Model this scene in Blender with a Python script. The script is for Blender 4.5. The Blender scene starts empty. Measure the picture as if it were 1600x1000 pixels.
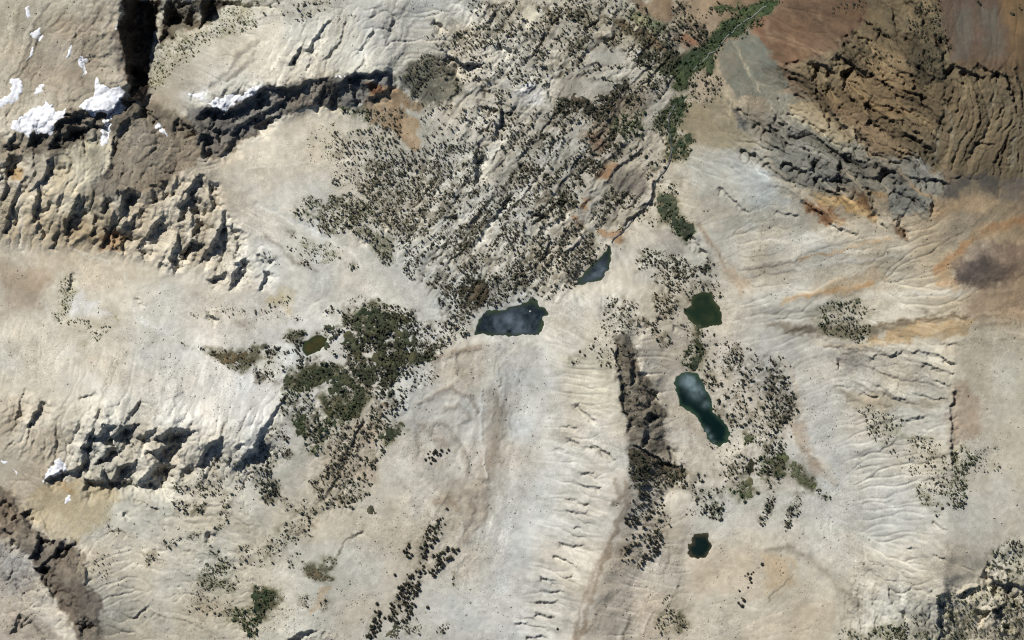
import bpy, math, random
import numpy as np
from mathutils import Vector

# ------------------------------------------------------------------ camera, sky, sun, exposure
SC = bpy.context.scene
COL = SC.collection
W_PX, H_PX = 1600.0, 1000.0            # one metre of ground for each unit of the survey grid
CAM_H = 20000.0
cam_d = bpy.data.cameras.new('survey_camera')
cam = bpy.data.objects.new('survey_camera', cam_d)
COL.objects.link(cam)
cam.location = (0, 0, CAM_H)
cam_d.sensor_width = 36.0
cam_d.lens = 36.0 * (CAM_H - 20.0) / W_PX
cam_d.clip_start = 100.0
cam_d.clip_end = 60000.0
SC.camera = cam

SUN_EL = math.radians(46)
SUN_AZ = (-0.60, 0.80)                 # horizontal direction towards the sun (x right, y up)
world = bpy.data.worlds.new('World')
SC.world = world
world.use_nodes = True
wn = world.node_tree
sky = wn.nodes.new('ShaderNodeTexSky')
sky.sky_type = 'NISHITA'
sky.sun_disc = False
sky.sun_elevation = SUN_EL
sky.sun_rotation = math.atan2(SUN_AZ[0], SUN_AZ[1])
sky.altitude = 3000
wn.links.new(sky.outputs[0], wn.nodes['Background'].inputs[0])
wn.nodes['Background'].inputs[1].default_value = 0.055
sun_d = bpy.data.lights.new('sun', 'SUN')
sun_d.energy = 4.3
sun_d.angle = math.radians(0.5)
sun_d.color = (1.0, 0.97, 0.925)
sun = bpy.data.objects.new('sun', sun_d)
COL.objects.link(sun)
S = Vector((SUN_AZ[0]*math.cos(SUN_EL), SUN_AZ[1]*math.cos(SUN_EL), math.sin(SUN_EL)))
sun.rotation_euler = S.to_track_quat('Z', 'Y').to_euler()
sun.location = (-600, 500, 900)
SC.view_settings.view_transform = 'Standard'
SC.view_settings.look = 'None'
SC.view_settings.gamma = 1.0
SC.cycles.filter_width = 1.2
SC.cycles.use_denoising = False
SC.cycles.max_bounces = 4
SC.view_settings.exposure = 0.69
KLIGHT = 1.36                          # picture value of level ground / its albedo

rng = np.random.default_rng(7)
random.seed(7)

# ------------------------------------------------------------------ small maths
def lin(c):
    c = np.asarray(c, float)/255.0
    return np.where(c <= 0.04045, c/12.92, ((c+0.055)/1.055)**2.4)

def albedo(c):                          # colour of a level sunlit patch -> reflectance
    return lin(c)/KLIGHT

def sstep(a, b, x):
    t = np.clip((x-a)/(b-a), 0, 1)
    return t*t*(3-2*t)

_lat = {}
def vnoise(x, y, seed):
    """smooth lattice noise, about -1..1"""
    if seed not in _lat:
        _lat[seed] = np.random.default_rng(seed+1000).uniform(-1, 1, (256, 256)).astype(np.float32)
    L = _lat[seed]
    xi = np.floor(x).astype(np.int64); yi = np.floor(y).astype(np.int64)
    fx = (x-xi).astype(np.float32); fy = (y-yi).astype(np.float32)
    ux = fx*fx*fx*(fx*(fx*6-15)+10); uy = fy*fy*fy*(fy*(fy*6-15)+10)
    x0 = xi & 255; x1 = (xi+1) & 255; y0 = yi & 255; y1 = (yi+1) & 255
    a = L[y0, x0]; b = L[y0, x1]; c = L[y1, x0]; d = L[y1, x1]
    return (a+(b-a)*ux)*(1-uy)+(c+(d-c)*ux)*uy

def fbm(x, y, scale, seed, octv=4, gain=0.5):
    s = 0; amp = 1.0; tot = 0
    for i in range(octv):
        f = (2.03**i)/scale
        s = s+amp*vnoise(x*f+17.3*i, y*f-9.1*i, seed+i*7)
        tot += amp; amp *= gain
    return s/tot*1.6

def facets(x, y, scale, seed, tilt=0.9):
    """broken rock: irregular blocks, each with its own height and tilt"""
    if ('f', seed) not in _lat:
        _lat['f', seed] = np.random.default_rng(seed+5000).uniform(-1, 1, (5, 128, 128)).astype(np.float32)
    L = _lat['f', seed]
    u = x/scale; v = y/scale
    xi = np.floor(u).astype(np.int64); yi = np.floor(v).astype(np.int64)
    best = np.full(x.shape, 1e9); out = np.zeros(x.shape)
    for a in (-1, 0, 1):
        for b in (-1, 0, 1):
            i = (xi+a) & 127; j = (yi+b) & 127
            dx = u-(xi+a+0.5+0.45*L[0, j, i]); dy = v-(yi+b+0.5+0.45*L[1, j, i])
            d = dx*dx+dy*dy; m = d < best
            best = np.where(m, d, best)
            out = np.where(m, L[2, j, i]+tilt*(L[3, j, i]*dx+L[4, j, i]*dy), out)
    return out

def C(r, c, pts):
    """survey sheet (row, column) coordinates at four units a metre -> ground grid"""
    return [(c*400+p[0]/4.0, r*250+p[1]/4.0)+tuple(p[2:]) for p in pts]

# ------------------------------------------------------------------ the survey grid
NX, NY = 1081, 676
gx = np.linspace(0, W_PX, NX); gy = np.linspace(0, H_PX, NY)
X, Y = np.meshgrid(gx, gy)
DX = gx[1]-gx[0]
WX = X+2.6*fbm(X, Y, 16, 1, 2)+1.6*fbm(X, Y, 5, 5, 2)
WY = Y+2.6*fbm(X, Y, 16, 2, 2)+1.6*fbm(X, Y, 5, 6, 2)

def window(pts, m):
    px = [p[0] for p in pts]; py = [p[1] for p in pts]
    i0 = max(0, int((min(px)-m)/DX)); i1 = min(NX, int((max(px)+m)/DX)+2)
    j0 = max(0, int((min(py)-m)/DX)); j1 = min(NY, int((max(py)+m)/DX)+2)
    return slice(j0, j1), slice(i0, i1)

def poly_sd(x, y, pts):
    """signed distance, positive inside"""
    n = len(pts); d2 = np.full(x.shape, 1e12); ins = np.zeros(x.shape, bool)
    for i in range(n):
        ax, ay = pts[i][:2]; bx, by = pts[(i+1) % n][:2]
        ex, ey = bx-ax, by-ay
        l2 = ex*ex+ey*ey+1e-9
        t = np.clip(((x-ax)*ex+(y-ay)*ey)/l2, 0, 1)
        dx = x-ax-t*ex; dy = y-ay-t*ey
        d2 = np.minimum(d2, dx*dx+dy*dy)
        cond = (ay > y) != (by > y)
        if by != ay:
            ins ^= cond & (x < (bx-ax)*(y-ay)/(by-ay)+ax)
    d = np.sqrt(d2)
    return np.where(ins, d, -d)

def poly_mask(pts, feather, warp=True):
    sl = window(pts, feather+8)
    x, y = (WX[sl], WY[sl]) if warp else (X[sl], Y[sl])
    return sl, sstep(-feather, feather, poly_sd(x, y, pts))

def pip(x, y, pts):
    n = len(pts); ins = np.zeros(np.shape(x), bool)
    for i in range(n):
        ax, ay = pts[i][:2]; bx, by = pts[(i+1) % n][:2]
        if by != ay:
            ins ^= ((ay > y) != (by > y)) & (x < (bx-ax)*(y-ay)/(by-ay)+ax)
    return ins

# ------------------------------------------------------------------ large relief: ridge and valley lines
LINES = [
 # high ground on the left, falling to the valley
 ([(0, 0), (60, 0), (120, 0), (190, 0)], 70), ([(190, 30), (190, 100), (198, 170)], 66), ([(0, 150), (60, 190), (160, 180)], 62),
 ([(245, 0), (240, 90), (232, 150)], 34), ([(330, 0), (300, 80), (270, 150)], 40),
 ([(480, 0), (420, 80), (340, 160)], 52), ([(400, 140), (500, 122), (600, 112)], 52), ([(620, 0), (600, 60)], 40),
 ([(340, 245), (420, 200), (520, 170), (610, 165)], 24), ([(70, 300), (150, 300), (240, 285)], 48), ([(320, 250), (310, 290)], 38),
 ([(0, 380), (90, 390), (200, 400), (300, 435), (400, 455)], 14), ([(420, 380), (560, 330)], 12),
 ([(0, 500), (120, 520), (240, 560)], 18), ([(300, 520), (430, 545)], 8), ([(500, 470), (660, 470)], 3),
 ([(0, 640), (150, 660), (300, 670), (400, 680)], 36), ([(100, 750), (190, 760), (300, 760), (390, 745)], 16),
 ([(60, 800), (110, 800)], 22), ([(0, 790), (60, 850), (110, 900), (150, 990)], 36), ([(0, 900), (30, 1000)], 24),
 ([(200, 850), (230, 1000)], 16), ([(400, 850), (420, 990)], 4), ([(560, 700), (520, 800)], 2),
 ([(600, 950), (680, 820), (700, 740)], 6), ([(740, 1000), (760, 850), (760, 700), (800, 560)], 2),
 ([(700, 560), (650, 660)], 4), ([(740, 530), (850, 528)], 0),
 # valley and stream
 ([(1200, 0), (1150, 45), (1090, 100), (1045, 180), (1030, 280), (1000, 330), (940, 400)], -16), ([(740, 490), (850, 490)], -4),
 ([(650, 260), (700, 380)], 4), ([(720, 0), (720, 200)], 14), ([(900, 0), (880, 200), (830, 380)], 0),
 # the moraine crest and the ground on either side of it
 ([(962, 520), (967, 600), (974, 670), (977, 760), (955, 850), (925, 930), (902, 1000)], 34),
 ([(850, 560), (850, 700), (830, 850), (810, 1000)], 3), ([(1045, 560), (1045, 680), (1040, 780)], 0), ([(1010, 880), (990, 1000)], 14),
 ([(1100, 480), (1090, 600), (1130, 690)], -4), ([(1095, 850), (1080, 1000)], 4), ([(1240, 600), (1260, 720), (1310, 800)], 6),
 # the right ridge
 ([(1510, 500), (1495, 600), (1486, 700), (1480, 820), (1465, 930)], 52), ([(1330, 720), (1360, 860)], 12), ([(1600, 500), (1600, 900)], 48),
 ([(1260, 450), (1400, 440)], 22), ([(1100, 300), (1150, 400)], 2), ([(1500, 420), (1600, 420)], 60), ([(1600, 320), (1450, 320)], 52),
 ([(1140, 100), (1130, 200)], -6), ([(1200, 110), (1220, 200)], 10), ([(1300, 90), (1380, 20)], 30), ([(1480, 100), (1600, 110)], 62),
 ([(1600, 0), (1480, 0)], 40), ([(1200, 280), (1300, 330)], 16), ([(1400, 200), (1450, 280)], 40), ([(1200, 900), (1250, 1000)], 12), ([(1600, 1000), (1500, 1000)], 8), ([(1480, 920), (1600, 870)], 34),
]
cnx, cny = 161, 101
zc = np.zeros((cny, cnx)); fix = np.zeros((cny, cnx), bool); accn = np.zeros((cny, cnx))
for pts, z in LINES:
    for a, b in zip(pts[:-1], pts[1:]):
        n = max(2, int(math.hypot(b[0]-a[0], b[1]-a[1])/4))
        for t in np.linspace(0, 1, n):
            i = int(round((a[0]+(b[0]-a[0])*t)/10)); j = int(round((a[1]+(b[1]-a[1])*t)/10))
            zc[j, i] = z; fix[j, i] = True
fj, fi = np.nonzero(fix)
jj, ii = np.mgrid[0:cny, 0:cnx]
num = np.zeros((cny, cnx)); den = np.zeros((cny, cnx))
for a, b in zip(fj, fi):
    w = 1.0/((jj-a)**2+(ii-b)**2+0.5)**1.6
    num += w*zc[a, b]; den += w
z0 = np.where(fix, zc, num/den)
for it in range(700):
    p = np.pad(z0, 1, mode='edge')
    q = 0.25*(p[:-2, 1:-1]+p[2:, 1:-1]+p[1:-1, :-2]+p[1:-1, 2:])
    z0 = np.where(fix, zc, q)
for it in range(2):
    p = np.pad(z0, 1, mode='edge')
    z0 = 0.4*z0+0.15*(p[:-2, 1:-1]+p[2:, 1:-1]+p[1:-1, :-2]+p[1:-1, 2:])

def bilin(G, x, y, step):
    u = np.clip(x/step, 0, G.shape[1]-1.001); v = np.clip(y/step, 0, G.shape[0]-1.001)
    i = u.astype(int); j = v.astype(int); fu = u-i; fv = v-j
    return (G[j, i]*(1-fu)+G[j, i+1]*fu)*(1-fv)+(G[j+1, i]*(1-fu)+G[j+1, i+1]*fu)*fv

def blur(A, r, n=2):
    for _ in range(n):
        for ax in (0, 1):
            p = np.pad(A, [(r+1, r) if k == ax else (0, 0) for k in (0, 1)], mode='edge')
            cs = np.cumsum(p, axis=ax)
            A = (np.take(cs, range(2*r+1, cs.shape[ax]), axis=ax)-np.take(cs, range(0, cs.shape[ax]-2*r-1), axis=ax))/(2*r+1)
    return A
Z = bilin(z0, X+1.5*(WX-X), Y+1.5*(WY-Y), 10.0)
Z = blur(Z, 3)
Z *= 1.35
MACRO = Z.copy()

# ------------------------------------------------------------------ rock walls: crest lines with the width of the face in shade
FINS = []
def F(r, c, *lists):
    k = 0.72 if (r, c) == (0, 3) else 1.1 if (r, c) == (3, 2) else 0.75 if (r, c) == (3, 3) else 1.0
    for l in lists: FINS.append([(x, y, w*k) for x, y, w in C(r, c, l)])
F(0, 0, [(790,0,50),(765,60,50),(755,180,47),(775,260,40),(795,330,34),(800,420,27),(815,490,22)],
  [(1040,20,20),(1020,120,26),(1005,230,12)], [(1262,0,46),(1250,100,26),(1248,180,6)], [(1110,0,8),(1100,60,12),(1140,90,10)], [(1175,70,10),(1150,130,10)],
  [(815,490,22),(795,530,28),(800,590,20),(860,640,10),(890,690,10)], [(870,640,8),(930,690,8)],
  [(455,715,16),(535,700,14)], [(600,700,14),(675,695,12)], [(410,850,18),(425,795,32),(530,795,18)], [(540,765,8),(585,760,8)], [(620,780,12),(660,770,16)],
  [(560,880,6),(600,850,7)], [(190,900,12),(200,850,18),(265,850,12)], [(360,790,12),(375,750,14),(440,745,8)], [(320,900,12),(340,850,12),(400,840,6)], [(50,900,14),(60,860,14),(100,850,6)],
  [(700,950,6),(710,860,8),(770,760,10),(800,745,8)], [(850,720,8),(880,700,10)], [(960,720,8),(1020,790,5)], [(1140,740,8),(1250,850,10),(1240,900,6)],
  [(1240,715,8),(1330,668,16),(1405,690,10)], [(1415,700,12),(1500,660,14),(1600,585,15)], [(1300,800,9),(1340,780,9)], [(1260,960,10),(1270,890,10)], [(1370,900,6),(1350,860,8)], [(1380,960,7),(1460,900,8)], [(1450,820,10),(1500,770,12),(1600,720,14)])
F(0, 1, [(0,575,15),(80,545,12),(200,550,10),(310,512,10),(360,492,8),(450,482,5)], [(0,730,10),(60,690,9),(150,640,8)], [(150,650,9),(185,600,6)], [(0,790,8),(80,740,8),(140,715,5)], [(380,620,8),(420,560,10)], [(450,650,10),(500,560,10),(550,500,6)], [(360,660,6),(400,640,5)],
  [(575,500,8),(590,580,8),(605,650,6)], [(590,482,9),(680,457,9),(760,437,9),(812,440,6)], [(730,610,9),(800,575,8)], [(680,540,8),(740,520,8)], [(822,450,5),(830,560,6)],
  [(440,130,4),(380,230,5),(320,320,8)], [(270,310,6),(210,390,8)], [(720,190,3),(655,305,3)], [(850,150,3),(800,270,3)], [(500,260,2),(425,375,2)], [(350,370,3),(310,440,3)], [(620,460,3),(680,390,3)],
  [(1230,350,8),(1300,390,12),(1420,400,5)], [(1400,645,5),(1525,690,8),(1500,800,6),(1470,870,6)], [(1130,130,5),(1180,170,5)], [(1390,480,4),(1470,570,4)], [(1540,270,6),(1600,310,6)])
F(0, 2, [(1540,760,6),(1600,800,8)], [(1450,930,5),(1560,990,6)], [(920,840,4),(970,930,4)], [(100,280,3),(230,330,3)], [(200,540,4),(240,640,4)], [(1430,680,4),(1470,720,3)])
F(0, 3, [(460,345,16),(540,410,14),(630,465,12)], [(240,420,8),(270,500,10),(330,640,5)], [(320,390,14),(440,450,14),(470,560,6)], [(540,200,8),(640,270,4)], [(500,240,8),(600,350,5)], [(590,110,6),(700,190,6),(790,250,4)],
  [(750,40,4),(780,110,6),(800,210,5)], [(1170,400,13),(1250,450,13),(1330,480,8)], [(1320,410,10),(1420,450,10),(1480,480,6)], [(1480,500,5),(1520,650,4)], [(1040,260,9),(1075,390,10),(1100,490,8)], [(1100,260,6),(1130,350,5)],
  [(600,670,9),(640,740,9),(740,820,6),(830,880,5),(930,980,5)], [(680,640,4),(820,680,5),(900,690,3)], [(60,710,6),(190,860,4),(280,980,4)], [(330,710,6),(370,800,7)], [(240,740,5),(300,800,5),(360,820,4)], [(540,830,6),(570,920,4),(640,1000,4)], [(0,790,6),(100,940,8)],
  [(1100,640,6),(1120,700,3)], [(700,740,3),(850,760,4),(960,850,4)], [(1280,880,4),(1400,890,3)], [(500,480,4),(600,560,4),(720,640,3)], [(640,370,5),(720,500,6),(820,610,4)], [(1490,520,3),(1570,760,3)], [(380,520,6),(440,600,6)], [(100,400,5),(180,370,5)], [(950,80,6),(980,180,5)], [(300,510,5),(380,620,4)], [(450,480,7),(520,600,7)], [(820,470,4),(900,570,5)],
  [(700,360,3),(840,450,3)], [(1150,500,4),(1200,520,3)], [(890,540,6),(960,640,5)], [(860,10,4),(900,60,3)])
F(1, 0, [(55,150,5),(10,240,5)], [(150,120,6),(105,230,6)], [(85,265,8),(60,340,9),(20,440,6)], [(240,200,10),(205,290,12),(205,360,8)], [(230,395,8),(222,440,6)], [(260,450,5),(250,490,4)], [(360,240,6),(350,300,4)], [(300,260,5),(265,320,4)],
  [(490,250,14),(455,310,14),(400,400,14),(395,450,10)], [(345,480,5),(315,545,5)], [(660,260,8),(640,310,6)], [(575,370,8),(575,460,5)], [(715,320,5),(685,400,10),(680,430,8)], [(650,460,14),(635,540,6)], [(710,450,8),(690,530,8)], [(610,490,3),(580,520,3)], [(460,440,4),(410,500,3)],
  [(780,220,18),(750,290,18),(750,360,10)], [(760,190,8),(850,215,7)], [(890,300,10),(790,380,14),(760,450,8)], [(755,520,16),(765,570,5)], [(945,190,8),(950,260,8)], [(990,370,14),(930,450,14),(860,540,8)], [(890,590,8),(900,625,4)],
  [(1000,160,6),(1015,230,8)], [(1090,130,8),(1060,220,8)], [(1140,120,6),(1115,160,5)], [(1230,120,14),(1170,190,10)], [(1190,220,16),(1115,300,18),(1120,360,10)], [(1200,330,12),(1205,400,10)], [(1225,400,14),(1200,490,16),(1260,520,6)], [(1110,480,8),(1055,620,12),(1075,680,10)],
  [(1180,520,12),(1120,580,14),(1130,630,8)], [(1370,420,14),(1320,520,18),(1270,600,14)], [(1310,180,7),(1320,300,7)], [(1400,340,7),(1360,440,6)], [(1500,640,10),(1460,700,14),(1430,800,6)], [(1390,700,10),(1310,740,8)], [(1530,610,6),(1470,650,8)], [(1430,420,5),(1480,520,6),(1460,600,5)], [(1010,650,5),(1040,660,4)],
  [(50,0,14),(40,60,12),(45,120,10)], [(310,20,12),(270,130,8),(195,190,6)], [(0,50,8),(10,110,8)], [(440,720,4),(430,800,4)], [(1300,960,4),(1350,990,5)], [(860,870,2),(900,900,2)])
F(1, 1, [(1370,0,10),(1365,60,10),(1370,130,9)], [(45,710,8),(25,800,5)], [(1570,220,5),(1500,330,5),(1440,420,4)], [(590,410,3),(700,520,4)], [(1250,220,3),(1400,180,3)], [(30,590,5),(100,620,5)], [(750,370,4),(800,440,4)], [(930,400,3),(990,470,4)], [(1180,350,4),(1260,340,5)])
F(1, 2, [(890,140,6),(870,250,6),(800,290,5)], [(790,310,4),(700,410,4)], [(430,815,6),(470,865,4)], [(110,320,4),(190,350,6)], [(1130,470,7),(1220,580,6)], [(1310,170,4),(1460,300,4)], [(280,290,6),(300,340,6)], [(30,400,3),(80,440,3)], [(400,500,4),(340,570,4)], [(230,520,4),(180,620,4)])
F(1, 3, [(260,30,8),(280,100,6),(420,110,4)], [(430,20,10),(440,100,6),(500,120,7)], [(100,10,6),(230,60,6)], [(850,90,5),(1000,110,6),(1100,140,6)], [(740,80,8),(820,150,6)], [(0,20,4),(120,130,3)], [(450,170,6),(500,200,5)], [(700,20,5),(760,80,6)], [(600,190,5),(650,280,5)], [(680,330,5),(740,410,4)], [(790,380,5),(840,480,5)], [(950,190,5),(1000,260,5),(1010,330,4)], [(780,180,4),(900,240,4)], [(230,250,4),(340,340,4),(420,410,3)], [(420,410,4),(560,460,3)], [(50,310,2),(180,350,2)], [(560,80,4),(720,120,4)])
F(2, 0, [(130,510,6),(100,610,6)], [(245,520,9),(215,590,8),(185,660,6)], [(160,440,3),(130,490,3)], [(610,570,4),(570,690,6),(540,740,6)], [(880,490,5),(780,620,6)], [(605,720,24),(650,652,22),(700,655,12)], [(705,725,20),(762,648,28),(820,648,16)], [(632,850,22),(660,795,32),(745,800,14)], [(700,985,20),(740,912,28),(830,880,14)], [(520,820,14),(508,935,12)], [(555,735,8),(530,800,10)], [(870,730,14),(950,690,12)],
  [(1000,720,22),(1072,664,38),(1160,672,18),(1210,690,8)], [(992,800,30),(1050,785,18)], [(895,980,18),(985,898,24),(1090,910,8)], [(1240,880,14),(1310,755,22),(1370,735,12)], [(1590,765,20),(1510,870,16),(1515,910,8)], [(1140,930,8),(1220,915,6)], [(440,935,8),(490,920,8)], [(300,990,10),(380,937,10),(430,935,4)], [(1490,780,5),(1510,770,5)], [(510,470,3),(600,440,3)], [(470,700,4),(490,640,4)], [(640,940,12),(630,1000,10)])
F(2, 1, [(170,480,4),(90,610,6),(20,700,8),(0,740,8)], [(660,620,3),(580,800,3)], [(0,800,6),(10,830,6)])
F(2, 2, [(635,130,3),(650,240,4),(665,330,4),(680,440,5),(690,560,6),(715,640,5),(720,690,3)], [(735,240,6),(742,300,6)], [(728,350,7),(735,385,5)], [(790,350,6),(800,378,5)], [(830,600,7),(880,567,11),(905,600,8)], [(835,490,8),(850,520,6)], [(820,710,6),(815,770,7)], [(980,820,6),(990,870,5)], [(1060,910,5),(1065,960,5)],
  [(790,790,5),(930,860,5),(1040,920,4)], [(400,530,4),(510,620,3)], [(350,735,4),(410,770,3)], [(1030,40,4),(1110,60,3)], [(480,790,3),(520,810,3)], [(510,770,3),(650,860,3)], [(290,800,2),(330,805,2)], [(440,940,3),(520,945,3)], [(320,655,2),(410,675,2)])
F(2, 3, [(680,400,3),(760,460,4),(850,490,5)], [(900,190,4),(1060,210,5),(1150,260,5)], [(970,270,4),(1050,290,5),(1150,325,4)], [(1030,355,3),(1150,410,3)], [(1160,430,4),(1130,560,4),(1140,700,5),(1135,920,4)], [(570,440,3),(680,480,3)], [(860,620,3),(960,600,3)], [(430,250,3),(440,300,3)], [(640,230,3),(820,200,3)], [(910,460,2),(1110,500,3)], [(430,410,2),(520,420,2)], [(920,320,2),(1010,360,2)], [(1080,140,2),(1170,140,2)])
F(3, 0, [(50,130,8),(130,220,8),(180,300,7)], [(240,340,8),(215,420,18),(190,470,10)], [(240,530,12),(300,480,12),(400,390,10)], [(235,570,8),(280,640,8),(340,730,6)], [(570,0,14),(640,10,10)], [(690,0,12),(800,0,8)], [(850,15,10),(960,0,8)], [(250,360,6),(330,370,6)], [(530,540,4),(540,640,5)], [(110,860,8),(80,950,6)], [(810,100,2),(1000,180,2)], [(1310,330,8),(1340,340,5)], [(80,380,6),(120,430,6)], [(480,900,6),(520,960,8)], [(560,860,6),(600,900,8)], [(380,430,8),(470,400,5)], [(30,300,5),(60,320,5)], [(770,210,3),(775,250,3)], [(850,850,2),(930,780,2)])
F(3, 1, [(190,1000,10),(270,950,10),(380,935,5)], [(590,365,2),(660,320,2)])
F(3, 2, [(390,10,2),(540,40,3)], [(340,110,2),(470,145,3)], [(340,185,3),(470,200,3)], [(360,280,2),(430,290,2)], [(380,330,2),(450,360,2)], [(300,395,3),(430,410,2)], [(280,465,3),(400,530,3)], [(200,605,4),(270,625,3)], [(190,685,3),(330,695,2)], [(140,755,3),(280,755,3)], [(160,825,4),(250,850,3)], [(70,855,2),(130,865,2)], [(100,970,3),(210,990,3)], [(30,890,2),(230,930,2)], [(330,605,3),(370,590,2)])
F(3, 3, [(1040,730,8),(1050,800,10),(1065,960,10)], [(1325,810,12),(1400,820,14),(1430,880,14),(1480,950,12)], [(1190,720,8),(1250,680,10),(1310,670,5)], [(1380,590,12),(1440,640,12),(1600,650,14)], [(1530,740,8),(1540,820,5)], [(820,840,6),(845,875,4)], [(1390,680,6),(1430,800,5)], [(1030,260,4),(1110,310,3)], [(1450,540,6),(1530,570,6)], [(560,630,3),(620,660,3)], [(780,520,2),(820,540,2)], [(880,410,4),(910,420,3)], [(1030,465,3),(1090,485,3)], [(530,680,3),(560,690,3)], [(670,650,2),(700,665,2)], [(1480,700,5),(1520,800,4)], [(1130,800,4),(1140,900,4)], [(1590,700,6),(1600,760,6)])

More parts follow.
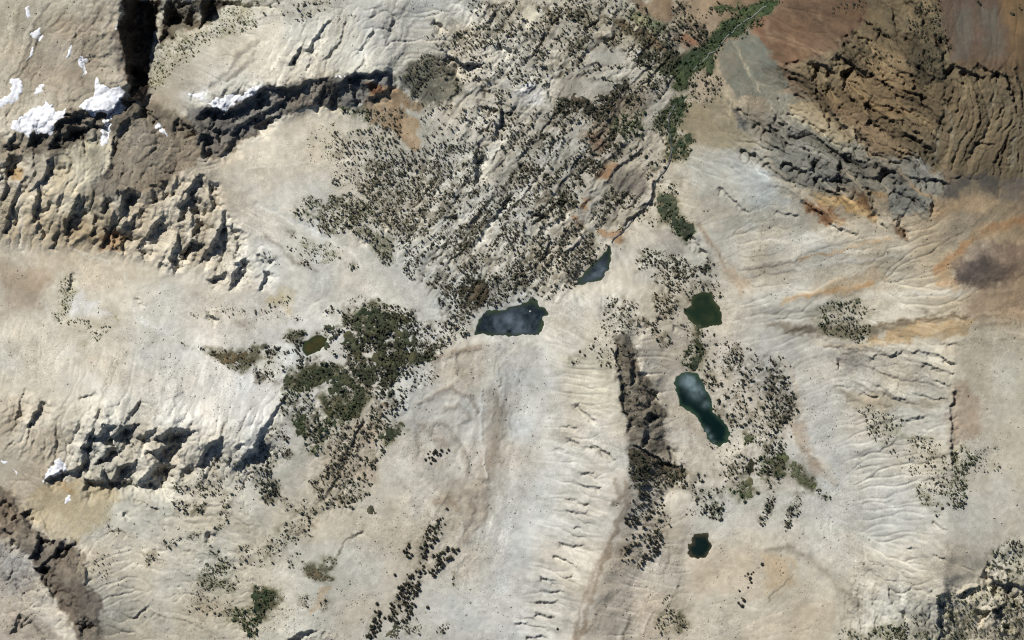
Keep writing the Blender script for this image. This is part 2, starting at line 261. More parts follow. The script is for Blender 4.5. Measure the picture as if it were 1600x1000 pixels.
BANDS = [ # centre line, width, height, colour, strength
 (C(2,1,[(1100,270),(1180,215),(1280,190),(1400,180)]), 7, 1.6, (168,154,138), .6),
 (C(2,1,[(1010,520),(1110,470),(1230,430),(1330,480),(1390,560)]), 6, 1.6, (170,157,142), .6),
 (C(2,1,[(1180,560),(1270,540),(1330,600),(1280,650)]), 6, 1.2, (172,160,145), .5),
 (C(2,1,[(1000,640),(1080,680),(1090,740),(1180,780)]), 7, 1.4, (172,158,142), .5),
 (C(2,1,[(1080,640),(1170,650),(1250,740),(1310,830),(1330,960)]), 8, 1.8, (170,160,146), .55),
 (C(2,1,[(1470,440),(1490,560),(1500,700),(1470,850),(1430,1000)]), 15, 2.2, (170,160,146), .65),
 (C(2,1,[(1415,430),(1412,600),(1420,800),(1440,1000)]), 4, 1.4, (206,200,188), .7),
 (C(2,1,[(1530,440),(1580,600),(1590,760)]), 4, 1.4, (206,200,190), .7),
 (C(2,1,[(1250,700),(1320,780),(1380,900),(1390,1000)]), 5, 1.0, (200,190,175), .6),
 (C(3,1,[(1250,0),(1330,80),(1350,200),(1320,300)]), 9, 1.4, (172,161,147), .5),
 (C(3,1,[(1420,0),(1440,100),(1420,220),(1350,330),(1290,380)]), 9, 1.4, (172,161,147), .5),
 (C(3,1,[(1120,140),(1200,110),(1260,170)]), 8, 1.0, (172,158,142), .5),
 (C(3,1,[(870,0),(960,80),(1000,200)]), 10, .8, (182,172,158), .4),
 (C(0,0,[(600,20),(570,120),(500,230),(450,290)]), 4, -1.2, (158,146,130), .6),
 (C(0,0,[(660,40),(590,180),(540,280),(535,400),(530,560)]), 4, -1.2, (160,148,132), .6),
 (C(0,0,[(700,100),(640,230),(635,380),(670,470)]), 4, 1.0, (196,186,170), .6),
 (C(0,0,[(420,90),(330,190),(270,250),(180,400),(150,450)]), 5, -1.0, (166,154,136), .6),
 (C(0,0,[(1600,270),(1480,350),(1440,440),(1330,540)]), 8, 1.2, (180,172,160), .6),
 (C(0,0,[(1590,330),(1520,430),(1430,500)]), 6, 1.2, (176,167,154), .6),
 (C(1,2,[(1110,330),(1150,430),(1230,510),(1290,620),(1400,740),(1500,860)]), 7, 1.6, (206,196,178), .7),
 (C(1,2,[(1170,400),(1260,540),(1330,660),(1440,800)]), 6, -.8, (176,158,136), .6),
 (C(2,3,[(60,220),(120,290),(180,420),(200,560),(150,640),(200,760),(330,900),(430,1020)]), 8, 1.4, (208,196,176), .6),
 (C(2,3,[(170,690),(220,800),(330,950)]), 7, -.8, (180,164,144), .6),
 (C(0,2,[(1390,260),(1420,350),(1480,460),(1560,580)]), 3, .8, (176,168,146), .8),
 (C(0,2,[(1350,560),(1370,640),(1350,780)]), 3, .6, (190,178,152), .6),
 (C(1,0,[(130,150),(130,300),(125,450),(130,560)]), 5, -.6, (222,212,194), .6),
 (C(1,0,[(440,560),(560,590),(690,640),(730,690)]), 2.5, .4, (226,218,202), .7),
 (C(1,0,[(760,600),(790,720),(810,860),(850,950)]), 3, .4, (222,213,196), .6),
 (C(1,0,[(860,980),(960,1030),(1060,1080)]), 4, .4, (224,217,204), .6),
 (C(1,1,[(-60,60),(200,30),(600,10),(1160,0)]), 2, .4, (226,218,203), .7),
 (C(1,1,[(0,280),(150,330),(330,430),(470,500),(620,580)]), 7, -.8, (226,220,208), .6),
 (C(1,1,[(40,470),(140,540),(240,640),(390,690)]), 5, 1.0, (184,172,154), .6),
 (C(1,1,[(0,500),(80,580),(160,650)]), 5, -.6, (224,217,204), .6),
 (C(2,0,[(870,0),(1000,70),(1100,120)]), 3, .4, (226,220,206), .7),
 (C(2,0,[(720,240),(660,380),(630,500),(600,580)]), 2, -.5, (184,174,158), .7),
 (C(2,0,[(750,240),(690,380),(650,480)]), 2, -.5, (188,178,162), .6),
 (C(3,0,[(1300,340),(1400,460),(1500,500),(1600,440)]), 5, .8, (220,212,194), .5),
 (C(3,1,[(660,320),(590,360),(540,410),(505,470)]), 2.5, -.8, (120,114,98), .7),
 (C(3,1,[(0,560),(160,580),(280,600),(380,620)]), 12, -.6, (220,212,194), .6),
 (C(3,2,[(640,0),(655,80),(700,150)]), 5, .8, (176,160,142), .6),
 (C(3,2,[(720,150),(660,290),(560,480),(470,680),(410,860),(390,1000)]), 6, .6, (170,154,136), .6),
 (C(3,2,[(700,120),(620,290),(560,420)]), 4, .6, (206,196,178), .6),
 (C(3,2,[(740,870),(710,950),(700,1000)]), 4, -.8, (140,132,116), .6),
 (C(3,3,[(480,40),(640,130),(760,180)]), 8, .6, (206,200,188), .5),
 (C(3,3,[(0,440),(120,420),(240,480),(360,580),(520,740),(640,860)]), 9, 1.0, (168,158,142), .5),
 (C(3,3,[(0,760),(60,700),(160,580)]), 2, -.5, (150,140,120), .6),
 (C(0,3,[(330,110),(380,200),(460,300)]), 4, .6, (158,136,108), .7),
 (C(0,3,[(0,210),(130,240),(260,310),(380,350)]), 4, .6, (166,140,112), .6),
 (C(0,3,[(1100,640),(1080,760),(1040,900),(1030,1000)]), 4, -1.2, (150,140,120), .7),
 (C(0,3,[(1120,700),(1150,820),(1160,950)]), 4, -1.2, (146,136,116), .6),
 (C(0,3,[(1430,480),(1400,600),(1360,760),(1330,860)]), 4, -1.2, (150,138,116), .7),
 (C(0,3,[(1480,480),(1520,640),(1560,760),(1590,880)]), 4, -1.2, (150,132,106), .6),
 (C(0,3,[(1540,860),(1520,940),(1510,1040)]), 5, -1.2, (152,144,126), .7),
 (C(1,3,[(20,20),(110,110),(220,210),(320,290),(420,370),(500,400)]), 4, 1.6, (186,170,144), .8),
 (C(1,3,[(500,60),(570,160),(660,280),(760,370),(860,440)]), 4, 1.6, (178,166,144), .8),
 (C(1,3,[(820,80),(900,160),(1000,230),(1080,270)]), 3.5, 1.4, (184,156,120), .7),
 (C(1,3,[(360,300),(430,380),(470,400)]), 4, 1.0, (190,160,116), .6),
 (C(1,3,[(200,620),(420,570),(640,510),(760,490)]), 3, .3, (200,172,134), .7),
 (C(1,3,[(100,880),(300,840),(480,810),(650,760)]), 5, .4, (196,162,118), .6),
 (C(1,3,[(1050,700),(1130,620),(1240,520),(1340,440),(1480,400),(1600,370)]), 9, .5, (180,142,100), .6),
 (C(1,3,[(0,700),(300,660),(640,620),(800,600)]), 5, .4, (208,205,197), .5),
 (C(1,3,[(300,900),(600,860),(900,830),(1200,840)]), 8, .4, (206,201,190), .5),
 (C(2,3,[(320,150),(520,160),(680,150),(900,140)]), 4, .5, (200,180,148), .6),
 (C(2,3,[(680,40),(900,10),(1100,-10),(1240,-20)]), 4, -.5, (138,120,96), .6),
 (C(2,3,[(360,170),(540,180),(700,200)]), 3, -.8, (160,150,136), .6),
]
tanE = math.tan(SUN_EL)
ss = np.array([SUN_AZ[0], -SUN_AZ[1]])      # towards the sun on the survey grid (y down)
fin = np.zeros_like(X)
jag = 0.9+0.45*fbm(X, Y, 9, 31, 2)
for line in FINS:
    wmax = max(p[2] for p in line)
    L = max(2.6*wmax, 7.0)
    sl = window(line, L*1.6+6)
    x, y = WX[sl], WY[sl]
    best = np.full(x.shape, 1e9); d = np.zeros(x.shape); wloc = np.zeros(x.shape); over = np.zeros(x.shape); kk = np.ones(x.shape)
    ns = len(line)-1
    for k in range(ns):
        ax, ay, aw = line[k]; bx, by, bw = line[k+1]
        ex, ey = bx-ax, by-ay; l = math.hypot(ex, ey)+1e-9; ex /= l; ey /= l
        nx, ny = -ey, ex
        dotn = nx*ss[0]+ny*ss[1]
        if dotn > 0: nx, ny, dotn = -nx, -ny, -dotn      # normal points to the shaded side
        s = (x-ax)*ex+(y-ay)*ey; t = np.clip(s, 0, l)
        px = x-ax-t*ex; py = y-ay-t*ey
        dist = np.hypot(px, py); sign = np.where(px*nx+py*ny >= 0, 1.0, -1.0)
        m = dist < best
        best = np.where(m, dist, best); d = np.where(m, sign*dist, d)
        wloc = np.where(m, aw+(bw-aw)*t/l, wloc)
        o = np.zeros(x.shape)
        if k == 0: o = np.maximum(o, -s)
        if k == ns-1: o = np.maximum(o, s-l)
        over = np.where(m, o, over)
        kk = np.where(m, max(0.5, -dotn), kk)
    h = wloc*tanE/kk**0.4*1.2*(1+(jag[sl]-1)*np.clip(9/(wloc+1), 0.12, 1))*np.clip(1-over/(0.7*wloc+2), 0, 1)
    q = d/(wloc+1.2)                                     # in face widths; crest at 0, foot of the face at 0.4
    up = 0.32*np.clip(1+q/2.4, 0, 1)**1.3
    dn = 0.32-1.05*np.clip(q/0.36, 0, 1)+0.73*sstep(0.65, 3.0, q)
    fin[sl] += h*np.where(q < 0, up, dn)
Z = Z+fin
band_m = []
for line, bw, bh, bc, ba in BANDS:
    sl = window(line, bw*2+10)
    x, y = WX[sl], WY[sl]
    dd = np.full(x.shape, 1e9)
    for (ax, ay), (bx, by) in zip(line[:-1], line[1:]):
        ex, ey = bx-ax, by-ay
        t = np.clip(((x-ax)*ex+(y-ay)*ey)/(ex*ex+ey*ey+1e-9), 0, 1)
        dd = np.minimum(dd, np.hypot(x-ax-t*ex, y-ay-t*ey))
    m = np.exp(-(dd/(0.62*bw))**2)
    Z[sl] += bh*m; band_m.append((sl, m))

# outlines of the crags
CRAGS = [
 (C(0,0,[(792,0),(1000,0),(965,200),(945,350),(930,560),(890,640),(830,630),(800,500),(760,180)]), 'rock_wall', 'tall black rock wall running down from the top edge'),
 (C(0,0,[(1042,0),(1240,0),(1235,175),(1110,200),(1000,270),(1010,180)]), 'rock_outcrop', 'broken dark and yellow rocks between the two black walls'),
 (C(0,0,[(1250,0),(1480,0),(1400,50),(1250,190)]), 'rock_wall', 'short black rock wall pointing down beside the olive shrubs'),
 (C(0,0,[(350,755),(455,705),(540,695),(590,740),(560,800),(525,900),(440,965),(300,990),(310,860)]), 'crag', 'dark crag directly below the mottled snow patch'),
 (C(0,0,[(600,700),(675,695),(662,790),(640,870),(610,850),(620,780)]), 'crag', 'small dark crag beside the tongue of the large snowfield'),
 (C(0,0,[(700,860),(770,750),(850,700),(950,700),(1000,790),(900,800),(800,780),(720,900),(700,960)]), 'crag', 'dark broken crag above the grey brown talus hollow'),
 (C(0,0,[(1140,740),(1240,715),(1410,690),(1500,660),(1600,585),(1600,850),(1460,900),(1260,990),(1250,860)])[:], 'cliff', 'dark cliff below the long snow drift'),
 ([(400,142),(420,136),(450,137),(478,127),(490,122),(512,120),(540,122),(538,140),(520,160),(500,166),(470,174),(440,184),(412,200),(400,206)], 'cliff', 'long grey cliff facing down right of the crest drift'),
 ([(543,124),(570,114),(590,109),(604,110),(606,130),(602,150),(580,160),(552,165),(545,145)], 'cliff', 'blocky grey cliff with a rusty foot'),
 ([(0,252),(28,250),(24,282),(34,292),(20,330),(0,366)], 'crag', 'rocky spur at the left edge with narrow dark gullies'),
 ([(48,300),(66,298),(70,330),(66,378),(52,360)], 'rock_rib', 'knobbly dark rib left of the long slanting black gully'),
 ([(98,352),(112,312),(132,308),(132,325),(118,352),(106,375)], 'rock_rib', 'long slanting black rib in the yellow cliff band'),
 ([(155,392),(165,360),(180,355),(192,380),(185,390),(160,388)], 'rock_rib', 'small rust brown crag at the foot of the yellow cliff band'),
 ([(186,298),(215,300),(225,320),(205,345),(205,395),(188,392),(186,340)], 'rock_rib', 'dark twin rib in the middle of the cliff band'),
 ([(235,296),(255,292),(258,345),(225,392),(208,398),(222,360),(238,330)], 'rock_rib', 'broad grey rib right of the twin rib'),
 ([(272,290),(310,278),(314,300),(305,330),(318,380),(300,420),(262,420),(268,380),(285,330)], 'rock_rib', 'massive dark grey buttress near the right end of the cliff band'),
 ([(330,365),(352,330),(372,360),(382,400),(388,440),(360,452),(325,440),(320,400)], 'rock_rib', 'last grey buttress at the right end of the cliff band'),
 (C(2,0,[(90,500),(140,500),(110,620),(80,690),(85,600)]), 'rock_rib', 'thin dark rib near the left edge above the lower crags'),
 (C(2,0,[(200,570),(260,515),(280,530),(215,660),(165,690)]), 'rock_rib', 'slanting dark rib beside the thin one'),
 (C(2,0,[(510,830),(560,700),(660,645),(820,645),(830,700),(770,800),(740,910),(700,1000),(510,980)]), 'crag', 'black stepped crag right of the snow wedge'),
 (C(2,0,[(830,880),(860,740),(960,670),(1000,730),(960,800),(900,880),(740,1000),(700,1000),(720,930)]), 'crag', 'mottled crag between two black walls of the lower crags'),
 (C(2,0,[(1000,720),(1070,660),(1210,680),(1200,720),(1110,800),(1080,860),(1100,920),(980,1000),(880,1000),(990,860)]), 'crag', 'tall black crag in the middle of the lower crags'),
 (C(2,0,[(1230,900),(1300,760),(1370,730),(1450,760),(1330,840),(1220,940),(1140,940)]), 'crag', 'right hand grey crag of the lower crags'),
 ([(375,730),(378,715),(400,690),(425,650),(443,618),(440,632),(415,670),(402,695),(402,712),(385,728)], 'cliff', 'narrow black cliff line slanting down to the lower crags'),
 (C(2,2,[(640,80),(735,100),(790,240),(800,330),(840,350),(880,420),(910,520),(965,610),(930,665),(720,685),(690,560),(660,380)]), 'cliff', 'dark jagged flank of the moraine ridge left of the long teal lake'),
 (C(2,2,[(815,690),(930,690),(970,780),(930,835),(860,830),(810,770)]), 'rock_outcrop', 'ribbed dark outcrop under the jagged moraine flank'),
 (C(0,3,[(440,330),(510,345),(650,470),(640,500),(500,440),(450,390)]), 'rock_wall', 'straight black rock wall in the brown badlands'),
 (C(0,3,[(190,450),(300,380),(400,380),(470,460),(480,580),(400,560),(330,650),(260,540)]), 'crag', 'dark brown crag at the left end of the badlands'),
 (C(0,3,[(1160,395),(1250,410),(1330,400),(1440,430),(1500,490),(1460,500),(1300,500),(1200,470)]), 'cliff', 'black cliff line under the smooth purple brown slope'),
 (C(0,3,[(900,240),(1040,250),(1090,350),(1110,500),(1020,530),(930,550),(890,450)]), 'crag', 'shaggy dark green crag in the middle of the badlands'),
 (C(0,3,[(560,640),(640,690),(760,810),(900,930),(960,1000),(900,1000),(760,860),(600,740)]), 'rock_rib', 'dark winding rib below the badlands'),
 ([(1200,250),(1260,250),(1310,258),(1330,290),(1345,320),(1300,300),(1240,285)], 'crag', 'slate grey folded crag under the badlands'),
 ([(1385,300),(1410,290),(1445,310),(1453,332),(1420,338),(1392,335)], 'crag', 'blue grey outcrop right of the yellow and rust streaks'),
 (C(3,0,[(40,90),(80,110),(190,290),(170,310),(100,230)]), 'rock_rib', 'dark rim of the tan bowl'),
 (C(3,0,[(180,470),(235,330),(330,370),(300,450),(240,490)]), 'crag', 'black notched crag on the rim below the tan bowl'),
 (C(3,0,[(230,560),(300,470),(420,380),(530,440),(500,520),(380,560),(330,740),(260,640)]), 'crag', 'dark cracked crag beneath the notched one'),
 (C(3,1,[(190,1000),(270,945),(380,930),(520,960),(480,1000)]), 'rock_outcrop', 'low dark rock hump cut by the bottom edge'),
 (C(3,3,[(1040,730),(1090,700),(1100,820),(1110,1000),(1060,1000),(1050,850)]), 'rock_rib', 'upright dark rib near the bottom right corner'),
 (C(3,3,[(1310,800),(1400,805),(1490,880),(1560,960),(1540,1000),(1460,960),(1400,860)]), 'rock_rib', 'winding black rib near the bottom right corner'),
 (C(3,3,[(1370,580),(1440,550),(1600,600),(1600,740),(1500,690),(1420,650)]), 'crag', 'dark shrubby crag at the right edge near the bottom'),
]

# ------------------------------------------------------------------ grain of the ground: rills, joints, debris
GRAIN = [ # outline, direction in degrees (x right, y down), spacing, length, height, tint
 ([(870,600),(962,545),(972,760),(945,850),(915,930),(895,1000),(800,1000),(840,850),(870,720)], 9, 6, 40, 0.7, .04),
 ([(1290,525),(1500,535),(1492,640),(1320,640)], 17, 11, 80, 2.2, .08),
 ([(1340,640),(1488,640),(1482,770),(1330,750)], -14, 7, 60, 1.2, .05),
 ([(1200,110),(1340,50),(1430,100),(1470,200),(1460,260),(1340,230),(1240,140)], 44, 13, 150, 11.0, .16),
 ([(1120,150),(1200,140),(1330,200),(1470,270),(1460,330),(1300,330),(1150,260)], 38, 12, 140, 8.0, .14),
 ([(1380,0),(1480,0),(1485,110),(1460,150),(1420,110)], 60, 9, 30, 5.0, .14),
 ([(1470,125),(1600,105),(1600,270),(1460,265)], 98, 13, 120, 7.0, .14),
 ([(1470,0),(1570,0),(1570,100),(1480,95)], 88, 14, 120, .3, .03),
 ([(1200,20),(1330,0),(1330,60),(1230,110)], 40, 10, 120, .5, .07),
 ([(640,100),(720,0),(1080,0),(1040,200),(1000,330),(930,420),(860,480),(700,490),(620,400),(660,300),(740,240),(650,160)], -52, 9, 60, 2.6, .09),
 ([(700,0),(860,0),(880,200),(780,230),(720,150)], 25, 9, 40, 2.2, .07),
 ([(470,620),(610,610),(600,700),(560,800),(480,800)], -66, 7, 60, 1.4, .05),
 ([(0,290),(310,290),(410,400),(400,450),(200,400),(0,380)], -66, 9, 50, 1.8, .08),
 ([(0,620),(400,650),(400,750),(150,760),(0,700)], -62, 9, 45, 2.6, .06),
 ([(0,0),(190,0),(195,130),(120,190),(0,180)], -62, 10, 130, 1.1, .05),
 ([(490,20),(640,0),(640,110),(500,120),(400,130),(420,60)], -60, 7, 45, 1.6, .05),
 ([(1320,840),(1480,850),(1460,950),(1330,950)], 32, 6, 30, 1.6, .06),
 ([(1130,330),(1500,330),(1600,420),(1500,500),(1180,500)], -12, 12, 140, .7, .09),
 ([(1500,330),(1600,300),(1600,480),(1480,470)], -40, 12, 110, .8, .08),
 ([(1180,480),(1600,480),(1600,540),(1250,540)], -6, 10, 150, .8, .10),
 ([(640,540),(840,530),(830,620),(790,900),(640,900),(620,700)], -80, 14, 60, 1.5, .05),
 ([(300,140),(610,110),(600,160),(440,185),(330,240)], 100, 9, 35, 4.0, .10),
 ([(0,180),(300,180),(310,290),(0,290)], 110, 9, 35, 2.4, .08),
 ([(0,770),(60,790),(150,870),(160,1000),(60,1000),(0,900)], 60, 9, 30, 2.6, .08),
 ([(1320,910),(1400,900),(1460,930),(1600,880),(1600,1000),(1320,1000)], 80, 9, 40, 3.0, .08),
 ([(965,520),(1000,520),(1050,680),(1090,760),(990,780),(975,680)], 5, 8, 22, 1.6, .12),
 ([(880,950),(920,930),(1000,820),(1090,880),(1050,1000),(900,1000)], -70, 7, 40, .7, .05),
 ([(180,760),(400,760),(400,1000),(160,1000)], 20, 10, 40, 1.2, .04),
 ([(1040,640),(1110,690),(1090,760),(1040,720)], 70, 8, 40, .8, .05),
]
amp_iso = np.full_like(X, 0.20)
tint = np.zeros_like(X)
for k, (pts, ang, sp, ln, hgt, tn) in enumerate(GRAIN):
    sl, m = poly_mask(pts, 22)
    a = math.radians(ang+0)
    x = WX[sl]; y = WY[sl]
    bend = 14*fbm(x, y, 90, 60+k, 2)
    u = (x*math.cos(a)+y*math.sin(a)); v = (-x*math.sin(a)+y*math.cos(a))+bend
    n = fbm(u/ln*sp, v, sp*1.6, 80+3*k, 4, 0.72 if hgt > 5 else 0.6)
    rid = 1-2.2*np.abs(n)
    Z[sl] += m*hgt*(0.5*n+0.6*rid)
    tint[sl] += m*tn*(n+0.4*fbm(u/ln*sp*0.6, v, sp*3.1, 90+3*k, 3))
    amp_iso[sl] += m*min(hgt, 2.5)*0.13
smooth = [ # even talus and sand
 [(330,190),(560,170),(640,240),(560,300),(480,340),(340,300)], [(440,350),(560,380),(690,470),(600,480),(500,450),(420,400)], [(80,390),(200,410),(280,500),(420,560),(420,640),(300,660),(200,560),(120,480)],
 [(780,560),(860,540),(900,640),(850,850),(790,1000),(760,900)], [(1490,700),(1600,600),(1600,850),(1490,880)], [(1260,560),(1330,600),(1330,800),(1260,720)], [(1120,80),(1180,50),(1230,140),(1170,230),(1080,220)], [(40,760),(190,760),(150,840),(100,850)]]
for p in smooth:
    sl, m = poly_mask(p, 20); amp_iso[sl] *= (1-0.5*m)
Z += amp_iso*(1.3*fbm(X, Y, 22, 41, 4, 0.6)+0.8*fbm(X, Y, 6.5, 45, 3, 0.7))
Z += 1.2*fbm(X, Y, 110, 47, 3)
ROCK = np.clip(np.abs(fin)/14, 0, .3)
for pts, nm, lb in CRAGS:
    if 'moraine' in lb: continue
    sl, m = poly_mask(pts, 5); ROCK[sl] = np.maximum(ROCK[sl], 0.65*m)
for pts, ang, sp, ln, hgt, tn in GRAIN:
    sl, m = poly_mask(pts, 16); ROCK[sl] = np.maximum(ROCK[sl], m*(0.12 if hgt > 5 else min(0.3, max(0, hgt-1.2)*0.1)))
ra = math.radians(28)
RX, RY = X*math.cos(ra)+Y*math.sin(ra), (-X*math.sin(ra)+Y*math.cos(ra))*0.62
Z += ROCK*(1.7*facets(RX+0.3*(WX-X), RY+0.3*(WY-Y), 9.0, 1)+1.15*facets(RX, RY, 4.6, 2)+0.5*facets(X, Y, 2.9, 3))

# running water: drops roll downhill, meet and cut rills and gullies
erod = np.full_like(X, 0.30)
for pts, e in (([(1190,120),(1340,40),(1480,100),(1600,100),(1600,300),(1440,340),(1300,330),(1130,260),(1130,150)], 1.2), ([(0,180),(320,170),(420,400),(400,460),(200,410),(0,390)], .8), ([(0,620),(400,640),(440,640),(400,760),(0,770)], .8), ([(870,580),(965,530),(980,760),(905,1000),(820,1000),(860,760)], .4), ([(1280,510),(1500,520),(1490,960),(1330,950),(1300,700)], .36),
               ([(400,0),(650,0),(640,120),(300,160)], .7), ([(160,750),(480,740),(480,1000),(160,1000)], .55), ([(620,0),(1060,0),(1000,330),(860,490),(640,420)], .5), ([(1400,880),(1600,840),(1600,1000),(1320,1000)], .7), ([(1060,240),(1200,260),(1500,350),(1500,500),(1180,500)], .36), ([(0,770),(150,850),(160,1000),(0,1000)], .8), ([(330,200),(620,170),(560,300),(430,340)], .15), ([(640,540),(840,530),(800,900),(640,900)], .12), ([(980,540),(1040,560),(1050,680),(1000,680)], .5), ([(0,0),(190,0),(190,180),(0,190)], .45)):
    sl, m = poly_mask(pts, 18); erod[sl] += (e-erod[sl])*m
for p in smooth:
    sl, m = poly_mask(p, 16); erod[sl] += (0.10-erod[sl])*0.85*m
re_ = np.random.default_rng(21)
ACC = np.zeros_like(X)
for it in range(5):
    zb = blur(Z, 1, 1)
    dgy, dgx = np.gradient(zb)
    nd = 90000
    u = re_.uniform(1, NX-2, nd); v = re_.uniform(1, NY-2, nd); vx = np.zeros(nd); vy = np.zeros(nd)
    cnt = np.zeros(NX*NY); wgt = np.ones(nd); ou, ov = u.copy(), v.copy()
    for st in range(55):
        if st and st % 5 == 0:                           # a drop caught in a hollow sinks away
            wgt = wgt*((u-ou)**2+(v-ov)**2 > 5.0); ou, ov = u.copy(), v.copy()
        i = u.astype(int); j = v.astype(int); k_ = j*NX+i
        g_x = dgx.ravel()[k_]; g_y = dgy.ravel()[k_]
        vx = 0.45*vx-g_x; vy = 0.45*vy-g_y
        l = np.hypot(vx, vy)+1e-6
        cnt += np.bincount(k_, weights=wgt, minlength=NX*NY)
        u = np.clip(u+vx/l*0.9, 0, NX-1.01); v = np.clip(v+vy/l*0.9, 0, NY-1.01)
    cnt = cnt.reshape(NY, NX)
    a_ = np.log1p(cnt/(nd*55/(NX*NY)*0.6))
    a_ = 0.65*a_+0.35*blur(a_, 1, 1)
    sl_ = np.clip(np.hypot(dgx, dgy)/DX/0.35, 0.12, 1.3)
    Z -= 0.46*erod*sl_*np.minimum(a_-0.8, 2.2)
    ACC += a_
    for _ in range(3):                                   # hollows silt up
        p = np.pad(Z, 1, mode='edge')
        nb = [p[a:a+NY, b:b+NX] for a in (0, 1, 2) for b in (0, 1, 2) if (a, b) != (1, 1)]
        lo = np.minimum.reduce(nb)
        Z = np.where(Z < lo, lo+0.02, Z)
ACC = (ACC-ACC.mean())/ACC.std()
FLATS = [C(0,2,[(480,335),(600,310),(720,320),(700,390),(560,400)]), C(0,2,[(310,495),(440,490),(580,500),(640,550),(490,622),(330,590)]), C(0,2,[(60,70),(110,30),(190,90),(140,135),(80,110)]), C(0,2,[(720,0),(1000,0),(1010,110),(980,150),(900,110),(820,70)]), C(0,1,[(910,740),(1010,740),(1020,900),(960,930),(910,850)])]
ZS = blur(Z, 9, 2)
for p in FLATS:
    sl, m = poly_mask(p, 5); Z[sl] += (ZS[sl]-Z[sl])*m
# debris drawn out down the slope
def drawn_out(noise, gxv, gyv, steps, h):
    acc = noise.copy(); n = 1.0
    for sgn in (1, -1):
        px, py = X.copy(), Y.copy()
        for k in range(steps):
            ux = bilin(gxv, px, py, DX); uy = bilin(gyv, px, py, DX)
            px = np.clip(px+sgn*h*ux, 0, W_PX); py = np.clip(py+sgn*h*uy, 0, H_PX)
            acc += bilin(noise, px, py, DX); n += 1
    return acc/n
ZB = blur(MACRO+0.5*fin, 7, 3)
gyv, gxv = np.gradient(ZB)
gl = np.hypot(gxv, gyv)+1e-4
gxv /= gl; gyv /= gl
white = np.random.default_rng(3).normal(size=X.shape)
FLOW = ACC
FLOW2 = drawn_out(blur(white[::-1], 1, 1), gxv, gyv, 16, 3.0); FLOW2 /= FLOW2.std()
steep = sstep(0.06, 0.35, gl/DX)
Z += steep*0.10*FLOW2*(0.6+amp_iso)

# ------------------------------------------------------------------ lakes
LAKES = [
 ('lake', [(739,524),(743,508),(747,497),(753,488),(765,485),(778,484),(790,482),(797,478),(806,476),(814,473),(822,471),(832,468),(840,471),(845,478),(855,482),(857,492),(851,500),(848,510),(845,519),(840,526),(820,525.5),(800,526),(770,525)], 'deep'),
 ('lake', C(1,2,[(378,785),(430,730),(480,672),(540,602),(580,570),(600,550),(615,543),(625,570),(618,640),(606,690),(585,712),(576,748),(530,760),(480,770),(420,788)]), 'deep'),
 ('lake', C(2,2,[(1013,400),(1025,360),(1060,335),(1100,325),(1160,335),(1195,380),(1215,430),(1250,500),(1258,560),(1300,610),(1350,650),(1368,700),(1352,730),(1357,765),(1310,787),(1260,778),(1220,745),(1200,695),(1170,640),(1150,605),(1100,565),(1050,540),(1030,480)]), 'teal'),
 ('pond', [(1067,485),(1072,480),(1080,479),(1079,466),(1088,459),(1100,455),(1112,458),(1115,470),(1127,488),(1128,500),(1126,508),(1110,511),(1100,514),(1090,508),(1080,503),(1072,494)], 'green'),
 ('pond', C(3,2,[(1100,410),(1128,395),(1120,350),(1160,336),(1225,337),(1240,375),(1255,410),(1245,450),(1215,485),(1165,498),(1120,488),(1098,455)]), 'black'),
 ('pond', C(2,1,[(290,180),(300,130),(345,112),(360,88),(400,86),(440,112),(442,160),(410,195),(350,218),(300,222)]), 'algae'),
 ('pond', [(1168,727),(1171,716),(1175,714),(1179,724),(1178,738),(1174,746),(1168,741)], 'black'),
]
lake_level = []
for nm, pts, kind in LAKES:
    sl = window(pts, 40)
    sd = poly_sd(X[sl]+0.8*(WX[sl]-X[sl]), Y[sl]+0.8*(WY[sl]-Y[sl]), pts)
    ring = (sd > -6) & (sd < 6)
    lev = float(np.percentile(Z[sl][ring], 25))
    lake_level.append(lev)
    zz = Z[sl]
    bank = lev+0.5+np.maximum(0, -sd)*0.12+0.35*(zz-zz[ring].mean())*sstep(2, 14, -sd)
    w = sstep(4, 30, -sd)
    far = zz+(np.maximum(zz, lev+0.8)-zz)*(1-sstep(16, 36, -sd))
    zz = np.where(sd < 0, bank*(1-w)+far*w, zz)
    bed = lev+0.5-np.minimum(7.0, np.maximum(0, sd)*0.6)
    zz = np.where(sd >= 0, bed, zz)
    Z[sl] = zz
Z += 9.0*np.exp(-((X-828.5)**2+1.4*(Y-486.5)**2)/11.0)      # the pale islet

# ------------------------------------------------------------------ ground colour: kinds of rock, sand and soil; moraine flank shade painted in
BASE = np.array([
 [(200,190,168),(205,195,175),(210,203,186),(214,207,190),(208,201,184),(204,196,176),(150,120,92),(132,110,84),(140,117,86)],
 [(208,198,178),(168,158,142),(224,214,194),(214,203,180),(212,206,192),(202,195,179),(175,166,148),(130,110,84),(120,104,82)],
 [(208,195,173),(218,206,182),(224,215,197),(217,210,194),(212,206,191),(202,194,178),(194,188,172),(192,183,164),(180,160,130)],
 [(214,204,184),(212,205,190),(214,210,204),(210,203,188),(210,205,192),(203,193,174),(202,198,190),(202,194,177),(204,194,172)],
 [(192,178,156),(214,205,184),(212,204,183),(199,190,172),(209,205,195),(210,198,178),(204,196,179),(200,196,186),(204,195,176)],
 [(197,190,180),(200,190,170),(210,202,182),(198,193,181),(207,203,194),(206,193,172),(206,193,170),(202,193,172),(198,188,168)]], float)
colr = np.stack([bilin(BASE[..., k], X+14*fbm(X, Y, 60, 51, 3), Y+14*fbm(X, Y, 60, 52, 3), 200.0) for k in range(3)], -1)
ZONES = []
def zone(col, pts, feather=8, amt=1.0): ZONES.append((col, pts, feather, amt))
z_ = zone
